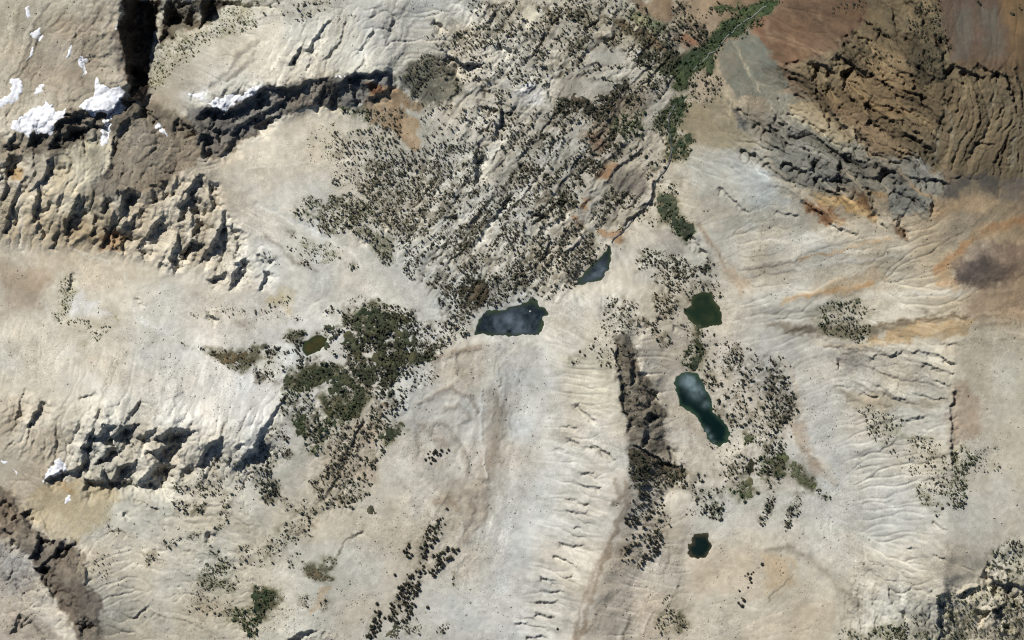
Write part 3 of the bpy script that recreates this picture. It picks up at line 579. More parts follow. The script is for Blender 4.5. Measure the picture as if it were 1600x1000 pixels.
# upper left
z_((184,171,152), C(0,0,[(130,400),(400,150),(600,30),(760,20),(740,200),(560,480),(300,600),(150,520)]), 25, .7)
z_((172,160,144), C(0,0,[(700,200),(780,220),(810,490),(760,480),(730,400)]), 4)
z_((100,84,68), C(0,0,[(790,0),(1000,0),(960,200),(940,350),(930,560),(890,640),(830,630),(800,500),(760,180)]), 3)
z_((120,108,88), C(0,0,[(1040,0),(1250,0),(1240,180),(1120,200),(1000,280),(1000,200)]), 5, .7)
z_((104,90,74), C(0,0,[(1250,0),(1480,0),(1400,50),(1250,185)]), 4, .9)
z_((132,122,106), C(0,0,[(350,750),(470,700),(800,690),(860,620),(950,640),(1140,720),(1250,720),(1420,680),(1600,600),(1600,850),(1400,960),(1240,1000),(700,1000),(700,850),(640,760),(540,780),(520,900),(440,960),(180,980),(190,850)]), 6, .75)
z_((150,138,120), C(0,0,[(0,870),(190,850),(200,1000),(0,1000)]), 10, .6)
z_((166,154,136), [(178,212),(190,195),(215,186),(255,190),(300,215),(312,250),(285,272),(235,300),(140,312),(160,275),(178,250)], 7)
z_((212,198,168), [(112,232),(150,222),(176,215),(176,250),(140,290),(120,306),(66,300),(90,262)], 7)
z_((150,144,136), [(290,168),(330,165),(400,138),(500,121),(560,118),(600,110),(618,120),(612,140),(605,160),(540,166),(500,165),(440,182),(400,205),(340,240),(315,235)], 4, .9)
z_((232,228,220), C(0,0,[(1130,590),(1290,570),(1350,660),(1200,650)]), 8, .5)
z_((186,158,122), [(575,132),(605,130),(625,140),(663,160),(655,171),(630,165),(650,200),(655,235),(640,230),(612,200),(580,192),(570,168)], 6, .85)
z_((150,102,68), [(568,130),(598,130),(602,148),(580,148)], 4, .8)
z_((208,180,142), [(627,185),(652,186),(655,222),(645,232),(634,215)], 4)
z_((138,136,120), [(620,122),(650,95),(668,82),(695,90),(715,120),(720,145),(690,160),(660,158),(640,148)], 9, .8)
z_((205,200,190), [(560,20),(640,0),(680,0),(660,60),(620,90),(560,100)], 20, .6)
z_((204,186,152), [(0,300),(60,295),(160,300),(190,345),(192,388),(100,388),(0,375)], 12, .6)
z_((158,124,90), [(152,366),(168,360),(182,356),(194,378),(188,388),(158,388)], 4, .5)
z_((196,166,120), [(20,262),(34,265),(34,280),(22,280)], 3, .7)
z_((180,158,124), [(100,345),(130,335),(150,375),(110,380)], 8, .4)
# valley
z_((166,146,121), C(0,2,[(720,0),(1000,0),(1010,110),(980,150),(900,110),(820,70)]), 4)
z_((170,132,104), C(0,2,[(1010,250),(1100,215),(1170,250),(1220,300),(1180,310),(1080,280)]), 5, .9)
z_((150,115,88), C(0,2,[(1500,150),(1600,70),(1600,300),(1560,250)]), 5, .9)
z_((204,198,184), C(0,2,[(480,335),(600,310),(720,320),(700,390),(560,400)]), 3)
z_((200,193,178), C(0,2,[(310,495),(440,490),(580,500),(640,550),(490,622),(330,590)]), 3)
z_((214,210,202), C(0,2,[(20,600),(60,540),(140,515),(200,560),(210,640),(100,665)]), 4)
z_((215,208,182), C(0,2,[(60,70),(110,30),(190,90),(140,135),(80,110)]), 3)
z_((155,140,120), C(0,2,[(560,640),(720,560),(900,560),(840,700),(620,860),(480,960),(430,880)]), 15, .7)
z_((160,130,108), C(0,2,[(460,860),(560,830),(620,900),(540,970),(470,940)]), 8, .7)
z_((143,142,129), [(1118,80),(1150,60),(1172,47),(1195,65),(1215,100),(1232,140),(1200,150),(1150,150),(1135,125),(1125,105)], 3)
z_((168,157,133), [(1072,162),(1110,155),(1130,140),(1150,160),(1185,225),(1150,238),(1080,226),(1062,205)], 7)
z_((122,124,124), [(1140,165),(1155,172),(1172,195),(1172,215),(1155,200)], 6, .7)
z_((188,187,178), [(1062,262),(1080,230),(1150,238),(1200,270),(1235,320),(1150,330),(1090,300)], 14, .9)
z_((186,184,176), [(1085,310),(1110,280),(1160,330),(1180,360),(1130,350)], 12, .6)
for p in ([(340,330),(400,350),(430,405),(380,390)], [(560,440),(650,455),(700,455),(690,520),(655,510),(640,485),(570,480)], [(520,60),(650,0),(660,60),(600,120),(530,110)], [(440,230),(490,240),(480,320),(440,300)]):
    z_((188,148,108), C(1,2,p), 6, .75)
z_((152,146,136), C(1,2,[(640,80),(800,40),(860,160),(800,220),(620,190)]), 8, .8)
z_((160,150,138), C(1,2,[(880,440),(1000,430),(1090,520),(1080,620),(980,600),(900,520)]), 10, .6)
z_((188,168,142), C(1,2,[(1270,600),(1340,620),(1420,720),(1500,820),(1440,830),(1330,720)]), 12, .7)
# brown slopes, upper right
z_((142,114,88), C(0,3,[(0,110),(80,60),(160,0),(600,-20),(610,80),(540,190),(470,280),(350,350),(200,400),(80,430),(0,300)]), 7)
z_((165,138,108), C(0,3,[(0,200),(140,250),(350,340),(340,370),(200,320),(0,230)]), 6, .6)
z_((140,124,96), C(0,3,[(80,430),(200,400),(350,350),(450,300),(540,190),(620,80),(640,-20),(1070,-20),(1100,200),(1140,380),(1300,420),(1500,470),(1600,420),(1620,1120),(1500,1160),(1380,1090),(1240,1130),(1120,1060),(1000,1090),(800,920),(600,760),(400,680),(330,650),(200,520)]), 8)
z_((128,108,90), C(0,3,[(1060,-20),(1440,-20),(1510,340),(1430,430),(1310,410),(1140,380),(1110,200)]), 6)
z_((124,116,102), C(0,3,[(1180,60),(1250,60),(1260,370),(1150,370)]), 10, .8)
z_((124,116,102), C(0,3,[(1320,40),(1420,60),(1480,350),(1350,390)]), 10, .8)
z_((146,119,84), C(0,3,[(1440,0),(1600,0),(1600,200),(1530,250),(1480,100)]), 10, .8)
z_((158,138,106), C(0,3,[(640,280),(760,330),(900,440),(910,540),(820,620),(700,600),(500,480),(480,420),(600,480)]), 10, .8)
z_((156,134,100), C(0,3,[(560,620),(700,640),(900,700),(800,760),(640,720)]), 10, .6)
z_((106,98,78), C(0,3,[(900,250),(1040,250),(1110,480),(1080,500),(930,540),(880,420)]), 10, .7)
z_((150,131,104), C(0,3,[(330,660),(560,700),(760,840),(900,980),(760,1000),(640,880),(500,800)]), 8, .8)
z_((152,148,134), C(0,3,[(0,560),(160,580),(300,680),(360,720),(540,830),(660,1000),(660,1040),(0,1040)]), 8)
z_((172,157,128), C(0,3,[(170,630),(300,640),(340,680),(540,800),(560,900),(480,900),(330,830),(150,740)]), 7, .8)
z_((178,172,158), C(0,3,[(0,700),(90,740),(200,860),(330,960),(280,980),(120,900),(0,780)]), 7, .7)
z_((150,146,134), C(1,3,[(-40,-20),(560,-20),(900,-20),(1100,130),(1130,220),(1010,260),(1000,330),(780,345),(740,230),(560,180),(330,170),(100,120)]), 8, .9)
z_((170,160,140), C(1,3,[(500,80),(640,200),(760,340),(860,420),(800,380),(640,260),(540,160)]), 4, .8)
z_((200,170,120), C(1,3,[(240,200),(380,240),(450,240),(620,220),(660,290),(660,380),(560,330),(430,290),(330,280)]), 7, .9)
z_((150,110,72), C(1,3,[(230,240),(330,290),(480,370),(500,390),(400,400),(260,330)]), 7, .85)
z_((120,92,64), C(1,3,[(520,190),(620,210),(660,280),(640,370),(600,300),(530,250)]), 7, .7)
z_((206,170,118), C(1,3,[(640,210),(740,205),(735,250),(680,240)]), 4, .8)
z_((138,139,134), C(1,3,[(740,210),(830,160),(980,240),(1010,330),(900,330),(770,345)]), 8, .7)
z_((120,95,68), C(1,3,[(790,380),(850,430),(870,510),(800,480)]), 5, .7)
z_((188,162,126), C(1,3,[(1010,310),(1150,250),(1300,220),(1440,240),(1420,320),(1200,330),(1050,380)]), 14, .8)
z_((112,106,98), C(1,3,[(1080,230),(1110,150),(1250,90),(1440,90),(1460,150),(1400,230),(1280,130),(1140,240)]), 9, .85)
z_((132,122,112), C(1,3,[(1440,120),(1600,100),(1600,250),(1440,240)]), 9, .8)
z_((184,157,122), C(1,3,[(1045,680),(1130,600),(1220,520),(1300,430),(1450,390),(1620,360),(1620,420),(1450,450),(1330,500),(1220,580),(1150,700),(1180,810),(1060,780)]), 9, .85)
z_((148,129,111), C(1,3,[(1155,690),(1210,590),(1300,510),(1500,500),(1620,560),(1620,720),(1420,790),(1300,820),(1200,770)]), 12, .9)
z_((112,99,89), C(1,3,[(1170,700),(1240,640),(1360,600),(1420,620),(1500,660),(1560,690),(1420,780),(1300,795),(1210,765)]), 10, .85)
z_((178,156,130), C(1,3,[(1250,820),(1620,720),(1620,1000),(1260,1000)]), 20, .8)
z_((194,174,144), C(1,3,[(90,890),(300,800),(560,700),(690,690),(740,740),(500,830),(250,840)]), 10, .7)
z_((205,203,196), C(1,3,[(0,500),(300,470),(600,560),(400,640),(100,640)]), 25, .5)
z_((136,124,104), C(2,3,[(0,30),(300,40),(700,40),(1000,-40),(1250,-30),(1240,10),(900,40),(650,110),(300,90)]), 8, .7)
z_((190,167,130), C(2,3,[(600,140),(650,110),(900,30),(1000,10),(1280,0),(1250,60),(1200,100),(900,130)]), 7, .9)
z_((160,155,148), C(2,3,[(310,210),(540,200),(650,290),(620,350),(420,280)]), 10, .7)
z_((182,162,140), C(2,3,[(1160,400),(1220,380),(1330,560),(1330,700),(1250,760),(1140,780),(1130,600)]), 12, .7)
z_((178,165,142), C(2,3,[(430,420),(760,480),(1100,510),(1000,560),(500,540)]), 10, .6)
z_((202,198,188), C(2,3,[(260,640),(420,620),(600,900),(500,1000),(330,860)]), 18, .7)
z_((187,168,146), C(2,3,[(140,640),(220,640),(260,820),(400,1000),(330,1000),(200,830)]), 10, .7)
# lower left
z_((200,184,152), C(3,0,[(150,120),(240,40),(400,0),(700,20),(750,120),(650,270),(470,390),(350,370),(200,280)]), 8)
z_((180,150,100), C(3,0,[(350,0),(460,0),(440,90),(400,60)]), 8, .5)
z_((146,134,119), C(3,0,[(0,40),(70,80),(130,200),(210,290),(330,370),(430,380),(530,470),(540,640),(620,720),(640,1000),(480,1000),(420,830),(330,720),(240,570),(180,470),(100,420),(0,330)]), 6, .9)
z_((168,160,150), C(3,0,[(60,840),(200,820),(330,900),(420,1000),(60,1000)]), 14, .7)
z_((184,178,172), C(3,0,[(0,400),(180,480),(240,600),(100,760),(0,700)]), 14, .6)
z_((216,212,204), [(250,620),(310,600),(420,560),(432,600),(420,660),(340,668),(240,668)], 14, .8)
z_((190,172,150), [(0,420),(40,420),(80,430),(60,480),(0,500)], 18, .7)
z_((224,221,214), [(110,470),(125,455),(160,480),(175,492),(120,500),(108,495)], 6, .8)
z_((216,200,160), [(420,470),(440,450),(460,460),(450,490)], 8, .7)
z_((146,134,112), C(2,0,[(1460,0),(1600,0),(1600,60),(1480,40)]), 10, .2)
z_((222,218,206), C(2,1,[(30,160),(170,140),(270,200),(240,300),(120,400),(20,330)]), 5, .9)
z_((206,200,188), C(2,1,[(560,0),(960,0),(1000,150),(900,330),(700,520),(500,560),(560,300)]), 14, .65)
z_((195,178,155), C(2,1,[(620,640),(780,660),(760,1000),(440,1000),(470,800)]), 12, .6)
z_((196,188,174), [(690,560),(720,540),(830,530),(840,560),(812,620),(790,780),(740,830),(700,800),(640,720),(640,650)], 16, .85)
z_((176,166,152), C(2,1,[(1060,680),(1180,660),(1250,740),(1300,820),(1200,860),(1110,760)]), 8, .5)
z_((180,170,156), C(2,1,[(1440,450),(1510,430),(1560,600),(1480,900),(1400,1000),(1420,700)]), 7, .6)
z_((182,172,157), C(3,1,[(1120,120),(1200,0),(1480,0),(1440,200),(1340,330),(1220,300),(1320,160)]), 9, .5)
z_((214,210,202), [(790,560),(850,540),(880,640),(850,800),(810,1000),(760,1000),(790,760)], 20, .5)
z_((204,182,150), C(3,1,[(330,810),(420,660),(470,660),(420,800),(340,830)]), 4, .8)
# moraine
z_((138,130,116), C(2,2,[(640,80),(740,100),(790,240),(800,330),(840,360),(880,420),(910,520),(965,600),(930,660),(720,685),(690,560),(660,380)]), 4, .85)  # dark vegetated flank, with the shade of the steep slope painted into its colour
z_((150,140,122), C(2,2,[(740,780),(960,860),(1060,900),(1120,960),(1060,1000),(740,1000)]), 6, .6)
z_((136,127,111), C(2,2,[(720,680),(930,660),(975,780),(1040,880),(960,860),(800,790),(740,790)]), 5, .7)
z_((190,176,156), C(2,2,[(1060,560),(1150,600),(1200,720),(1180,760),(1080,650)]), 8, .6)
z_((206,193,174), [(972,762),(986,790),(1000,900),(1050,1000),(905,1000),(930,930),(958,850)], 12, .85)
z_((176,160,140), [(976,745),(984,760),(968,830),(935,905),(915,990),(904,995),(920,930),(953,850)], 4, .8)
z_((208,184,148), [(1190,870),(1240,870),(1240,910),(1200,930)], 14, .7)
z_((206,198,172), [(880,560),(920,540),(960,560),(965,640),(900,640)], 16, .5)
z_((150,120,95), C(2,1,[(800,505),(830,510),(820,545),(790,535)]), 4, .7)
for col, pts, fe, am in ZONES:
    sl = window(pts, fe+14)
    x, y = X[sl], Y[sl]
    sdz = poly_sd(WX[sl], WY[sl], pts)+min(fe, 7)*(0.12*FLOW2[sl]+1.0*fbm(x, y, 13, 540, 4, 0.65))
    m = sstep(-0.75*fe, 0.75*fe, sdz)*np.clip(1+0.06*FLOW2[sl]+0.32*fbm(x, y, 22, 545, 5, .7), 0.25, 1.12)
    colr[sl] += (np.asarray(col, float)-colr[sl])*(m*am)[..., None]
MEADOWS = [
 (C(0,2,[(980,380),(1080,330),(1180,300),(1240,250),(1290,180),(1300,230),(1260,330),(1230,400),(1130,450),(1080,540),(1020,540),(1000,460),(900,440)]), (48,58,38), 'dark green willow thicket at the bend of the upper stream'),
 (C(2,1,[(420,60),(560,-20),(960,-40),(1010,100),(1000,150),(1180,110),(1090,260),(960,280),(900,340),(760,470),(700,500),(480,460),(440,380),(560,290),(540,200),(450,190)]), (56,61,42), 'dark scrub under the big grove left of the slate blue lake'),
 (C(0,2,[(860,320),(1060,330),(1000,450),(800,430),(760,380)]), (46,48,36), 'dark scrub where the valley groves meet the willow flat'),
 (C(0,2,[(290,590),(420,610),(500,640),(640,570),(640,520),(720,480),(720,560),(620,700),(540,760),(430,700),(270,690)]), (54,52,42), 'dark scrub below the pale sand flat'),
 (C(0,2,[(650,130),(800,170),(900,230),(960,310),(840,300),(720,200)]), (84,78,62), 'brownish scrub belt below the pale green strip'),
 (C(1,1,[(1160,780),(1400,750),(1480,900),(1400,930),(1280,880)]), (58,54,42), 'dark scrub above the slate blue lake'),
 (C(2,2,[(740,800),(960,880),(1060,920),(1110,980),(1040,1000),(740,1000)]), (76,70,56), 'dark scrub at the foot of the jagged moraine flank'),
 (C(0,2,[(1620,0),(1620,60),(1520,120),(1450,200),(1330,230),(1280,300),(1240,420),(1220,380),(1140,440),(1090,520),(1050,520),(1010,460),(960,400),(1080,370),(1180,340),(1260,240),(1310,160),(1390,130),(1440,60),(1560,10)]), (44,58,34), 'bright green willow flat along the upper stream'),
 (C(0,2,[(1090,600),(1080,700),(1030,790),(1000,880),(980,800),(880,785),(960,680),(1020,620)]), (42,54,34), 'green willow tongue beside the stream'),
 (C(0,2,[(1000,880),(1060,870),(1100,930),(1060,995),(980,990)]), (42,54,34), 'rounded green willow patch at the foot of the willow tongue'),
 (C(0,2,[(1070,850),(1110,838),(1150,890),(1100,895)]), (42,54,34), 'small green willow spur right of the willow tongue'),
 (C(0,2,[(1220,395),(1262,395),(1262,455),(1230,455)]), (40,54,32), 'small square green willow patch beside the grey fan'),
 (C(0,2,[(1250,50),(1340,30),(1440,25),(1440,60),(1300,85)]), (46,60,36), 'thin green willow band near the top edge'),
 (C(0,2,[(740,60),(840,90),(960,150),(940,190),(820,160),(730,110)]), (92,98,76), 'pale green grass strip below the brown fan'),
 (C(0,3,[(-20,-10),(90,-10),(0,75),(-20,70)]), (38,52,26), 'dark green willow corner at the top edge'),
 (C(1,2,[(920,230),(1000,230),(1040,310),(1020,370),(960,390),(920,340)]), (52,60,44), 'dark green willow patch above the heart-shaped one'),
 (C(1,2,[(1000,385),(1060,358),(1120,400),(1127,450),(1090,512),(1050,450),(1020,420)]), (42,50,36), 'heart-shaped dark green willow patch'),
 (C(1,1,[(520,985),(680,920),(730,880),(820,910),(720,985),(640,1010),(520,1010)]), (40,50,30), 'dark green scrub at the upper end of the big grove'),
 (C(2,0,[(1280,190),(1430,195),(1600,170),(1640,200),(1600,260),(1520,322),(1400,270)]), (66,62,44), 'dark olive scrub wedge left of the big grove'),
 (C(2,1,[(170,430),(210,330),(400,290),(560,300),(400,390),(260,440)]), (48,54,36), 'green scrub belt in the lower left of the big grove'),
 (C(2,1,[(390,490),(600,460),(720,480),(640,600),(560,620),(460,590)]), (54,58,40), 'green scrub mound at the foot of the big grove'),
 (C(2,1,[(240,620),(300,600),(300,700),(265,712)]), (48,58,36), 'small green scrub tongue left of the scrub mound'),
 (C(2,1,[(780,740),(830,640),(890,640),(935,695),(880,755),(820,775)]), (52,60,42), 'green scrub patch against the rock debris tongue'),
 (C(2,1,[(170,110),(210,70),(290,75),(280,125),(200,135)]), (42,50,30), 'green scrub patch beside the weedy pond'),
 (C(2,1,[(380,75),(430,85),(440,120),(380,118),(350,105)]), (36,48,26), 'dark green rushes at the top of the weedy pond'),
 (C(2,2,[(1140,0),(1195,0),(1185,140),(1210,200),(1180,310),(1120,315),(1160,200)]), (48,56,40), 'green streamside strip between the boggy pond and the long teal lake'),
 (C(2,3,[(20,880),(100,830),(125,860),(110,970),(40,970)]), (62,70,46), 'green scrub patch at the foot of the right hand grove'),
 (C(2,3,[(135,910),(170,890),(220,920),(275,1000),(280,1060),(230,1030),(150,970)]), (78,82,60), 'pale green grass slope beside the right hand grove'),
 (C(3,1,[(305,600),(320,535),(355,540),(375,560),(420,500),(500,488),(490,540),(440,590),(485,625),(380,632)]), (80,76,58), 'olive brown marsh hollow'),
 (C(3,1,[(-10,680),(60,668),(150,740),(60,830),(60,865),(-10,885)]), (44,54,34), 'dark green scrub left of the marsh hollow'),
 (C(3,1,[(690,182),(720,162),(765,212),(720,203)]), (52,54,42), 'lone dark scrub clump on the pale debris'),
 (C(3,1,[(830,985),(880,880),(930,925),(900,1005)]), (64,66,50), 'dark scrub at the lower end of the long diagonal grove'),
 (C(3,2,[(1020,850),(1060,830),(1100,915),(1060,950)]), (96,98,70), 'pale olive scrub low in the valley below the black tarn'),
 (C(3,2,[(1400,20),(1500,0),(1520,80),(1430,120)]), (74,78,54), 'green scrub between groves above the black tarn'),
 (C(2,2,[(1450,705),(1500,690),(1500,780),(1465,765)]), (74,78,54), 'small green scrub patch below the long teal lake'),
 (C(3,3,[(200,-10),(285,-10),(285,65),(220,25)]), (84,92,58), 'small pale green scrub patch beside the valley groves'),
]
VEG = []
def veg(r, c, pts, kind='P', cover=.3, size=4.6, clump=.6):
    if (r, c) in ((0, 2), (1, 2)) or ((r, c) == (1, 1) and pts[0][0] > 1100): cover *= 1.35
    if (r, c) in ((2, 1), (3, 0), (3, 1), (2, 3), (3, 3)): cover *= 1.35
    VEG.append((C(r, c, pts), kind, cover, size, clump))
v_ = veg
v_(0,0,[(1480,10),(1600,0),(1600,150),(1500,210),(1330,270),(1200,380),(1080,430),(1000,560),(930,540),(960,330),(1100,220),(1260,180),(1400,80)],'O',.36,3.2,.4)
v_(0,1,[(0,0),(560,0),(430,60),(280,150),(180,150),(0,60)],'P',.10,4.6,.8)
v_(0,1,[(370,0),(440,0),(430,25),(370,25)],'G',.7,4)
v_(0,1,[(440,120),(640,60),(600,120),(460,240),(400,250)],'P',.05,4)
v_(0,1,[(1230,220),(1330,170),(1420,90),(1500,160),(1600,230),(1600,310),(1450,270),(1300,340),(1220,320)],'P',.5,4.2,.4)
v_(0,1,[(1330,0),(1600,0),(1600,230),(1500,160),(1430,80),(1340,100)],'P',.36,4.4)
v_(0,1,[(1060,240),(1130,130),(1190,190),(1190,300),(1080,290)],'P',.16,4)
v_(0,1,[(880,480),(1060,330),(1180,370),(1260,480),(1300,570),(1150,570),(1080,640),(960,590)],'P',.36,4.4)
v_(0,1,[(1180,340),(1600,330),(1600,480),(1440,520),(1300,500)],'P',.24,4.2)
v_(0,1,[(500,680),(620,670),(730,690),(700,760),(560,720)],'G',.55,5)
v_(0,1,[(690,690),(930,680),(900,900),(1030,1000),(500,1000),(480,820),(700,800)],'P',.28,4.4,.5)
v_(0,1,[(330,800),(500,760),(500,1000),(300,1000)],'O',.10,2.6)
v_(0,1,[(960,600),(1300,660),(1420,650),(1520,690),(1480,880),(1380,830),(1200,720),(1060,690)],'P',.36,4.5)
v_(0,1,[(1170,880),(1300,900),(1460,880),(1440,1000),(1180,960)],'P',.42,4.6)
v_(0,1,[(1030,700),(1200,750),(1380,860),(1200,1000),(1040,1000)],'P',.14,4)
v_(0,1,[(1500,560),(1600,600),(1600,1000),(1500,1000)],'P',.32,5)
# valley floor
v_(0,2,[(0,0),(700,0),(960,150),(1000,240),(860,320),(740,420),(480,420),(330,480),(200,520),(0,560)],'P',.22,4.8,.8)
v_(0,2,[(0,660),(260,660),(430,700),(560,760),(480,1000),(0,1000)],'P',.26,4.6,.8)
v_(0,2,[(560,50),(660,40),(650,130),(560,130)],'P',.6,5)
v_(0,2,[(180,20),(460,60),(540,130),(500,200),(430,150),(100,170)],'P',.5,5)
v_(0,2,[(540,200),(640,230),(720,300),(640,290),(540,250)],'P',.55,5)
v_(0,2,[(650,130),(800,170),(900,230),(960,310),(840,300),(720,200)],'P',.6,5)
v_(0,2,[(340,230),(480,220),(450,330),(350,320)],'P',.5,5)
v_(0,2,[(200,400),(320,380),(330,480),(210,480)],'P',.55,5)
v_(0,2,[(860,320),(1060,330),(1000,450),(800,430),(770,380)],'D',.85,5.5,.3)
v_(0,2,[(290,590),(420,610),(500,640),(640,570),(640,520),(720,480),(720,560),(620,700),(540,760),(430,700),(270,690)],'D',.75,5.5,.4)
v_(0,2,[(440,470),(560,480),(700,500),(560,500)],'D',.6,4.5)
v_(0,2,[(620,700),(830,690),(820,860),(700,860),(600,800)],'G',.5,5)
v_(0,2,[(180,830),(290,860),(240,940),(205,975),(180,930)],'D',.8,5.5,.2)
v_(0,2,[(270,670),(360,690),(340,730),(260,710)],'D',.8,5)
v_(0,2,[(440,850),(600,810),(720,920),(650,1000),(480,960)],'P',.5,5)
v_(0,2,[(720,560),(900,420),(1010,440),(960,600),(830,680),(700,700)],'P',.42,5)
v_(0,2,[(860,200),(1000,120),(1200,140),(1230,290),(1180,320),(1000,320),(900,260)],'D',.3,5.5)
v_(0,2,[(1130,160),(1200,170),(1240,250),(1220,290),(1150,230)],'D',.8,5)
v_(0,2,[(1000,0),(1300,0),(1250,120),(1120,150),(1000,100)],'P',.22,5.5)
v_(0,2,[(1100,480),(1200,430),(1310,500),(1310,620),(1180,670),(1090,560)],'P',.28,5)
v_(0,2,[(740,910),(900,960),(960,940),(980,1000),(740,1000)],'P',.35,5)
v_(0,2,[(740,60),(960,150),(940,220),(800,170)],'G',.2,4)
v_(0,3,[(440,0),(600,0),(600,80),(560,60),(380,90)],'P',.12,4.5)
v_(0,3,[(530,20),(590,0),(600,90),(550,60)],'D',.4,5)
v_(0,3,[(900,0),(1060,0),(1110,130),(1140,360),(1090,480),(1040,280),(940,260),(880,180)],'D',.32,4.4)
v_(0,3,[(900,240),(1040,250),(1100,480),(930,540),(890,400)],'D',.25,3.6)
v_(0,3,[(590,100),(720,170),(800,240),(760,260),(600,150)],'D',.3,4)
v_(0,3,[(480,200),(900,400),(880,560),(640,400),(500,300)],'D',.08,3.6)
v_(0,3,[(1500,60),(1600,0),(1600,130),(1540,110)],'D',.15,4)
v_(0,3,[(1180,0),(1340,0),(1340,50),(1200,15)],'D',.15,4)
# left slopes
v_(0,2,[(1620,-20),(1620,90),(1530,150),(1460,220),(1340,250),(1290,330),(1260,440),(1150,460),(1100,560),(1020,560),(960,470),(880,430),(960,350),(1080,330),(1200,300),(1290,150),(1400,60),(1560,-20)],'G',.42,4,.6)
v_(0,2,[(1120,590),(1100,720),(1060,800),(1110,930),(1070,1010),(960,1000),(960,820),(860,790),(940,670),(1020,590)],'G',.4,4,.6)
v_(1,2,[(900,200),(1020,210),(1060,330),(1140,390),(1140,470),(1090,530),(1020,440),(930,400)],'G',.35,4,.6)
v_(2,1,[(150,430),(200,320),(420,270),(560,290),(720,470),(700,520),(600,640),(400,700),(260,720),(230,600)],'G',.16,4.2,.9)
v_(2,1,[(540,-40),(980,-40),(1000,270),(800,470),(560,440),(560,200)],'D',.3,5.5,.9)
v_(1,3,[(400,870),(560,865),(640,930),(620,1000),(270,1000),(300,930)],'G2',.34,4.2,.5)
v_(2,3,[(300,0),(540,0),(640,60),(650,130),(560,135),(430,110),(330,80)],'G2',.34,4.2,.5)
v_(1,3,[(440,870),(560,870),(570,900),(440,910)],'G',.5,4)
v_(1,0,[(380,740),(440,700),(470,830),(430,960),(400,1000),(330,980),(350,880)],'O',.4,3)
v_(1,0,[(705,960),(750,950),(740,990),(715,990)],'O',1.0,4)
v_(1,0,[(1150,960),(1400,900),(1560,960),(1560,1000),(1200,1000)],'O',.10,2.6)
v_(1,1,[(480,0),(760,0),(760,140),(620,200),(480,150)],'P',.20,3.6,.4)
v_(1,1,[(700,0),(1150,0),(1240,150),(1180,330),(1060,480),(940,520),(850,500),(760,380),(720,260),(620,180)],'P',.75,4.0,.35)
v_(1,1,[(220,330),(320,220),(420,260),(560,210),(720,260),(760,380),(860,520),(860,670),(780,640),(700,520),(590,440),(460,480),(360,430)],'O2',.62,4.0,.4)
v_(1,1,[(280,480),(480,530),(560,600),(400,660),(280,560)],'O',.34,3)
v_(1,1,[(180,540),(260,560),(370,690),(250,640)],'P',.3,3)
v_(1,1,[(20,580),(140,590),(140,650),(60,640)],'P',.3,3)
v_(1,1,[(550,640),(620,640),(640,700),(560,680)],'D',.35,4.5)
v_(1,1,[(200,440),(250,450),(240,470),(200,460)],'D',.5,3.5)
v_(1,1,[(1150,0),(1380,0),(1400,140),(1250,170)],'P',.3,4)
v_(1,1,[(1120,500),(1250,400),(1350,360),(1600,60),(1600,900),(1400,930),(1270,900),(1100,800),(910,720),(910,600),(1060,560)],'P',.34,4.6,.7)
v_(1,1,[(1160,760),(1400,740),(1480,900),(1280,880)],'D',.6,5)
v_(1,1,[(1340,380),(1440,380),(1370,560),(1290,500)],'D',.45,4.6)
v_(1,1,[(1180,300),(1400,180),(1360,330),(1160,480)],'P',.3,4)
v_(1,1,[(1160,860),(1420,920),(1400,1000),(1120,1000)],'P',.4,4)
v_(1,1,[(80,870),(200,850),(220,950),(100,960)],'P',.12,3.6)
v_(1,1,[(0,930),(260,960),(300,1000),(0,1000)],'P',.10,3)
v_(1,1,[(400,940),(520,920),(690,840),(720,880),(560,960),(420,980)],'D',.22,4)
v_(1,1,[(720,900),(1050,930),(1040,1000),(700,1000)],'P',.4,5)
v_(1,2,[(0,0),(600,0),(540,80),(450,90),(440,230),(330,330),(430,400),(540,460),(610,540),(500,640),(380,780),(240,880),(170,870),(0,880)],'P',.36,4.8,.7)
v_(1,2,[(150,240),(300,200),(420,260),(370,340),(290,350)],'D',.6,5)
v_(1,2,[(430,0),(600,0),(520,80),(450,70)],'D',.7,5)
v_(1,2,[(0,640),(180,560),(220,640),(120,780),(0,800)],'P',.45,4.6)
v_(1,2,[(600,170),(800,220),(780,310),(690,440),(540,430),(490,340)],'P',.36,4)
v_(1,2,[(850,20),(1000,0),(960,110),(850,130)],'D',.5,4.6)
v_(1,2,[(760,300),(930,270),(920,420),(800,400)],'P',.16,4)
v_(1,2,[(920,160),(1050,120),(1060,230),(950,230)],'D',.18,4.6)
v_(1,2,[(770,560),(860,540),(910,660),(780,700)],'D',.3,4.6)
v_(1,2,[(880,560),(1060,600),(1160,680),(1120,760),(1060,880),(1000,1000),(880,1000),(870,840),(900,680)],'P',.4,4.4,.5)
v_(1,2,[(1170,680),(1240,630),(1270,700),(1200,730)],'D',.55,4.8)
v_(1,2,[(1130,740),(1270,760),(1250,810),(1130,800)],'D',.25,4.6)
v_(1,2,[(560,880),(720,850),(800,930),(840,1000),(560,1000)],'P',.35,4)
v_(1,2,[(1080,880),(1180,820),(1120,900),(1090,950)],'P',.45,4.2)
v_(1,2,[(630,480),(720,500),(700,560),(660,550)],'D',.25,4)
v_(2,0,[(330,0),(600,0),(720,30),(600,140),(480,190),(540,110)],'O',.26,3.2,.9)
v_(2,0,[(40,180),(150,200),(130,250),(40,250)],'O',.1,3)
v_(2,0,[(1130,140),(1300,180),(1430,190),(1600,165),(1600,250),(1520,320),(1400,270),(1290,200),(1160,170)],'D',.36,3.6)
v_(2,0,[(1560,260),(1600,260),(1600,390)],'D',.6,4)
v_(2,0,[(1340,860),(1600,840),(1600,1000),(1060,1000),(1250,950)],'P',.14,4)
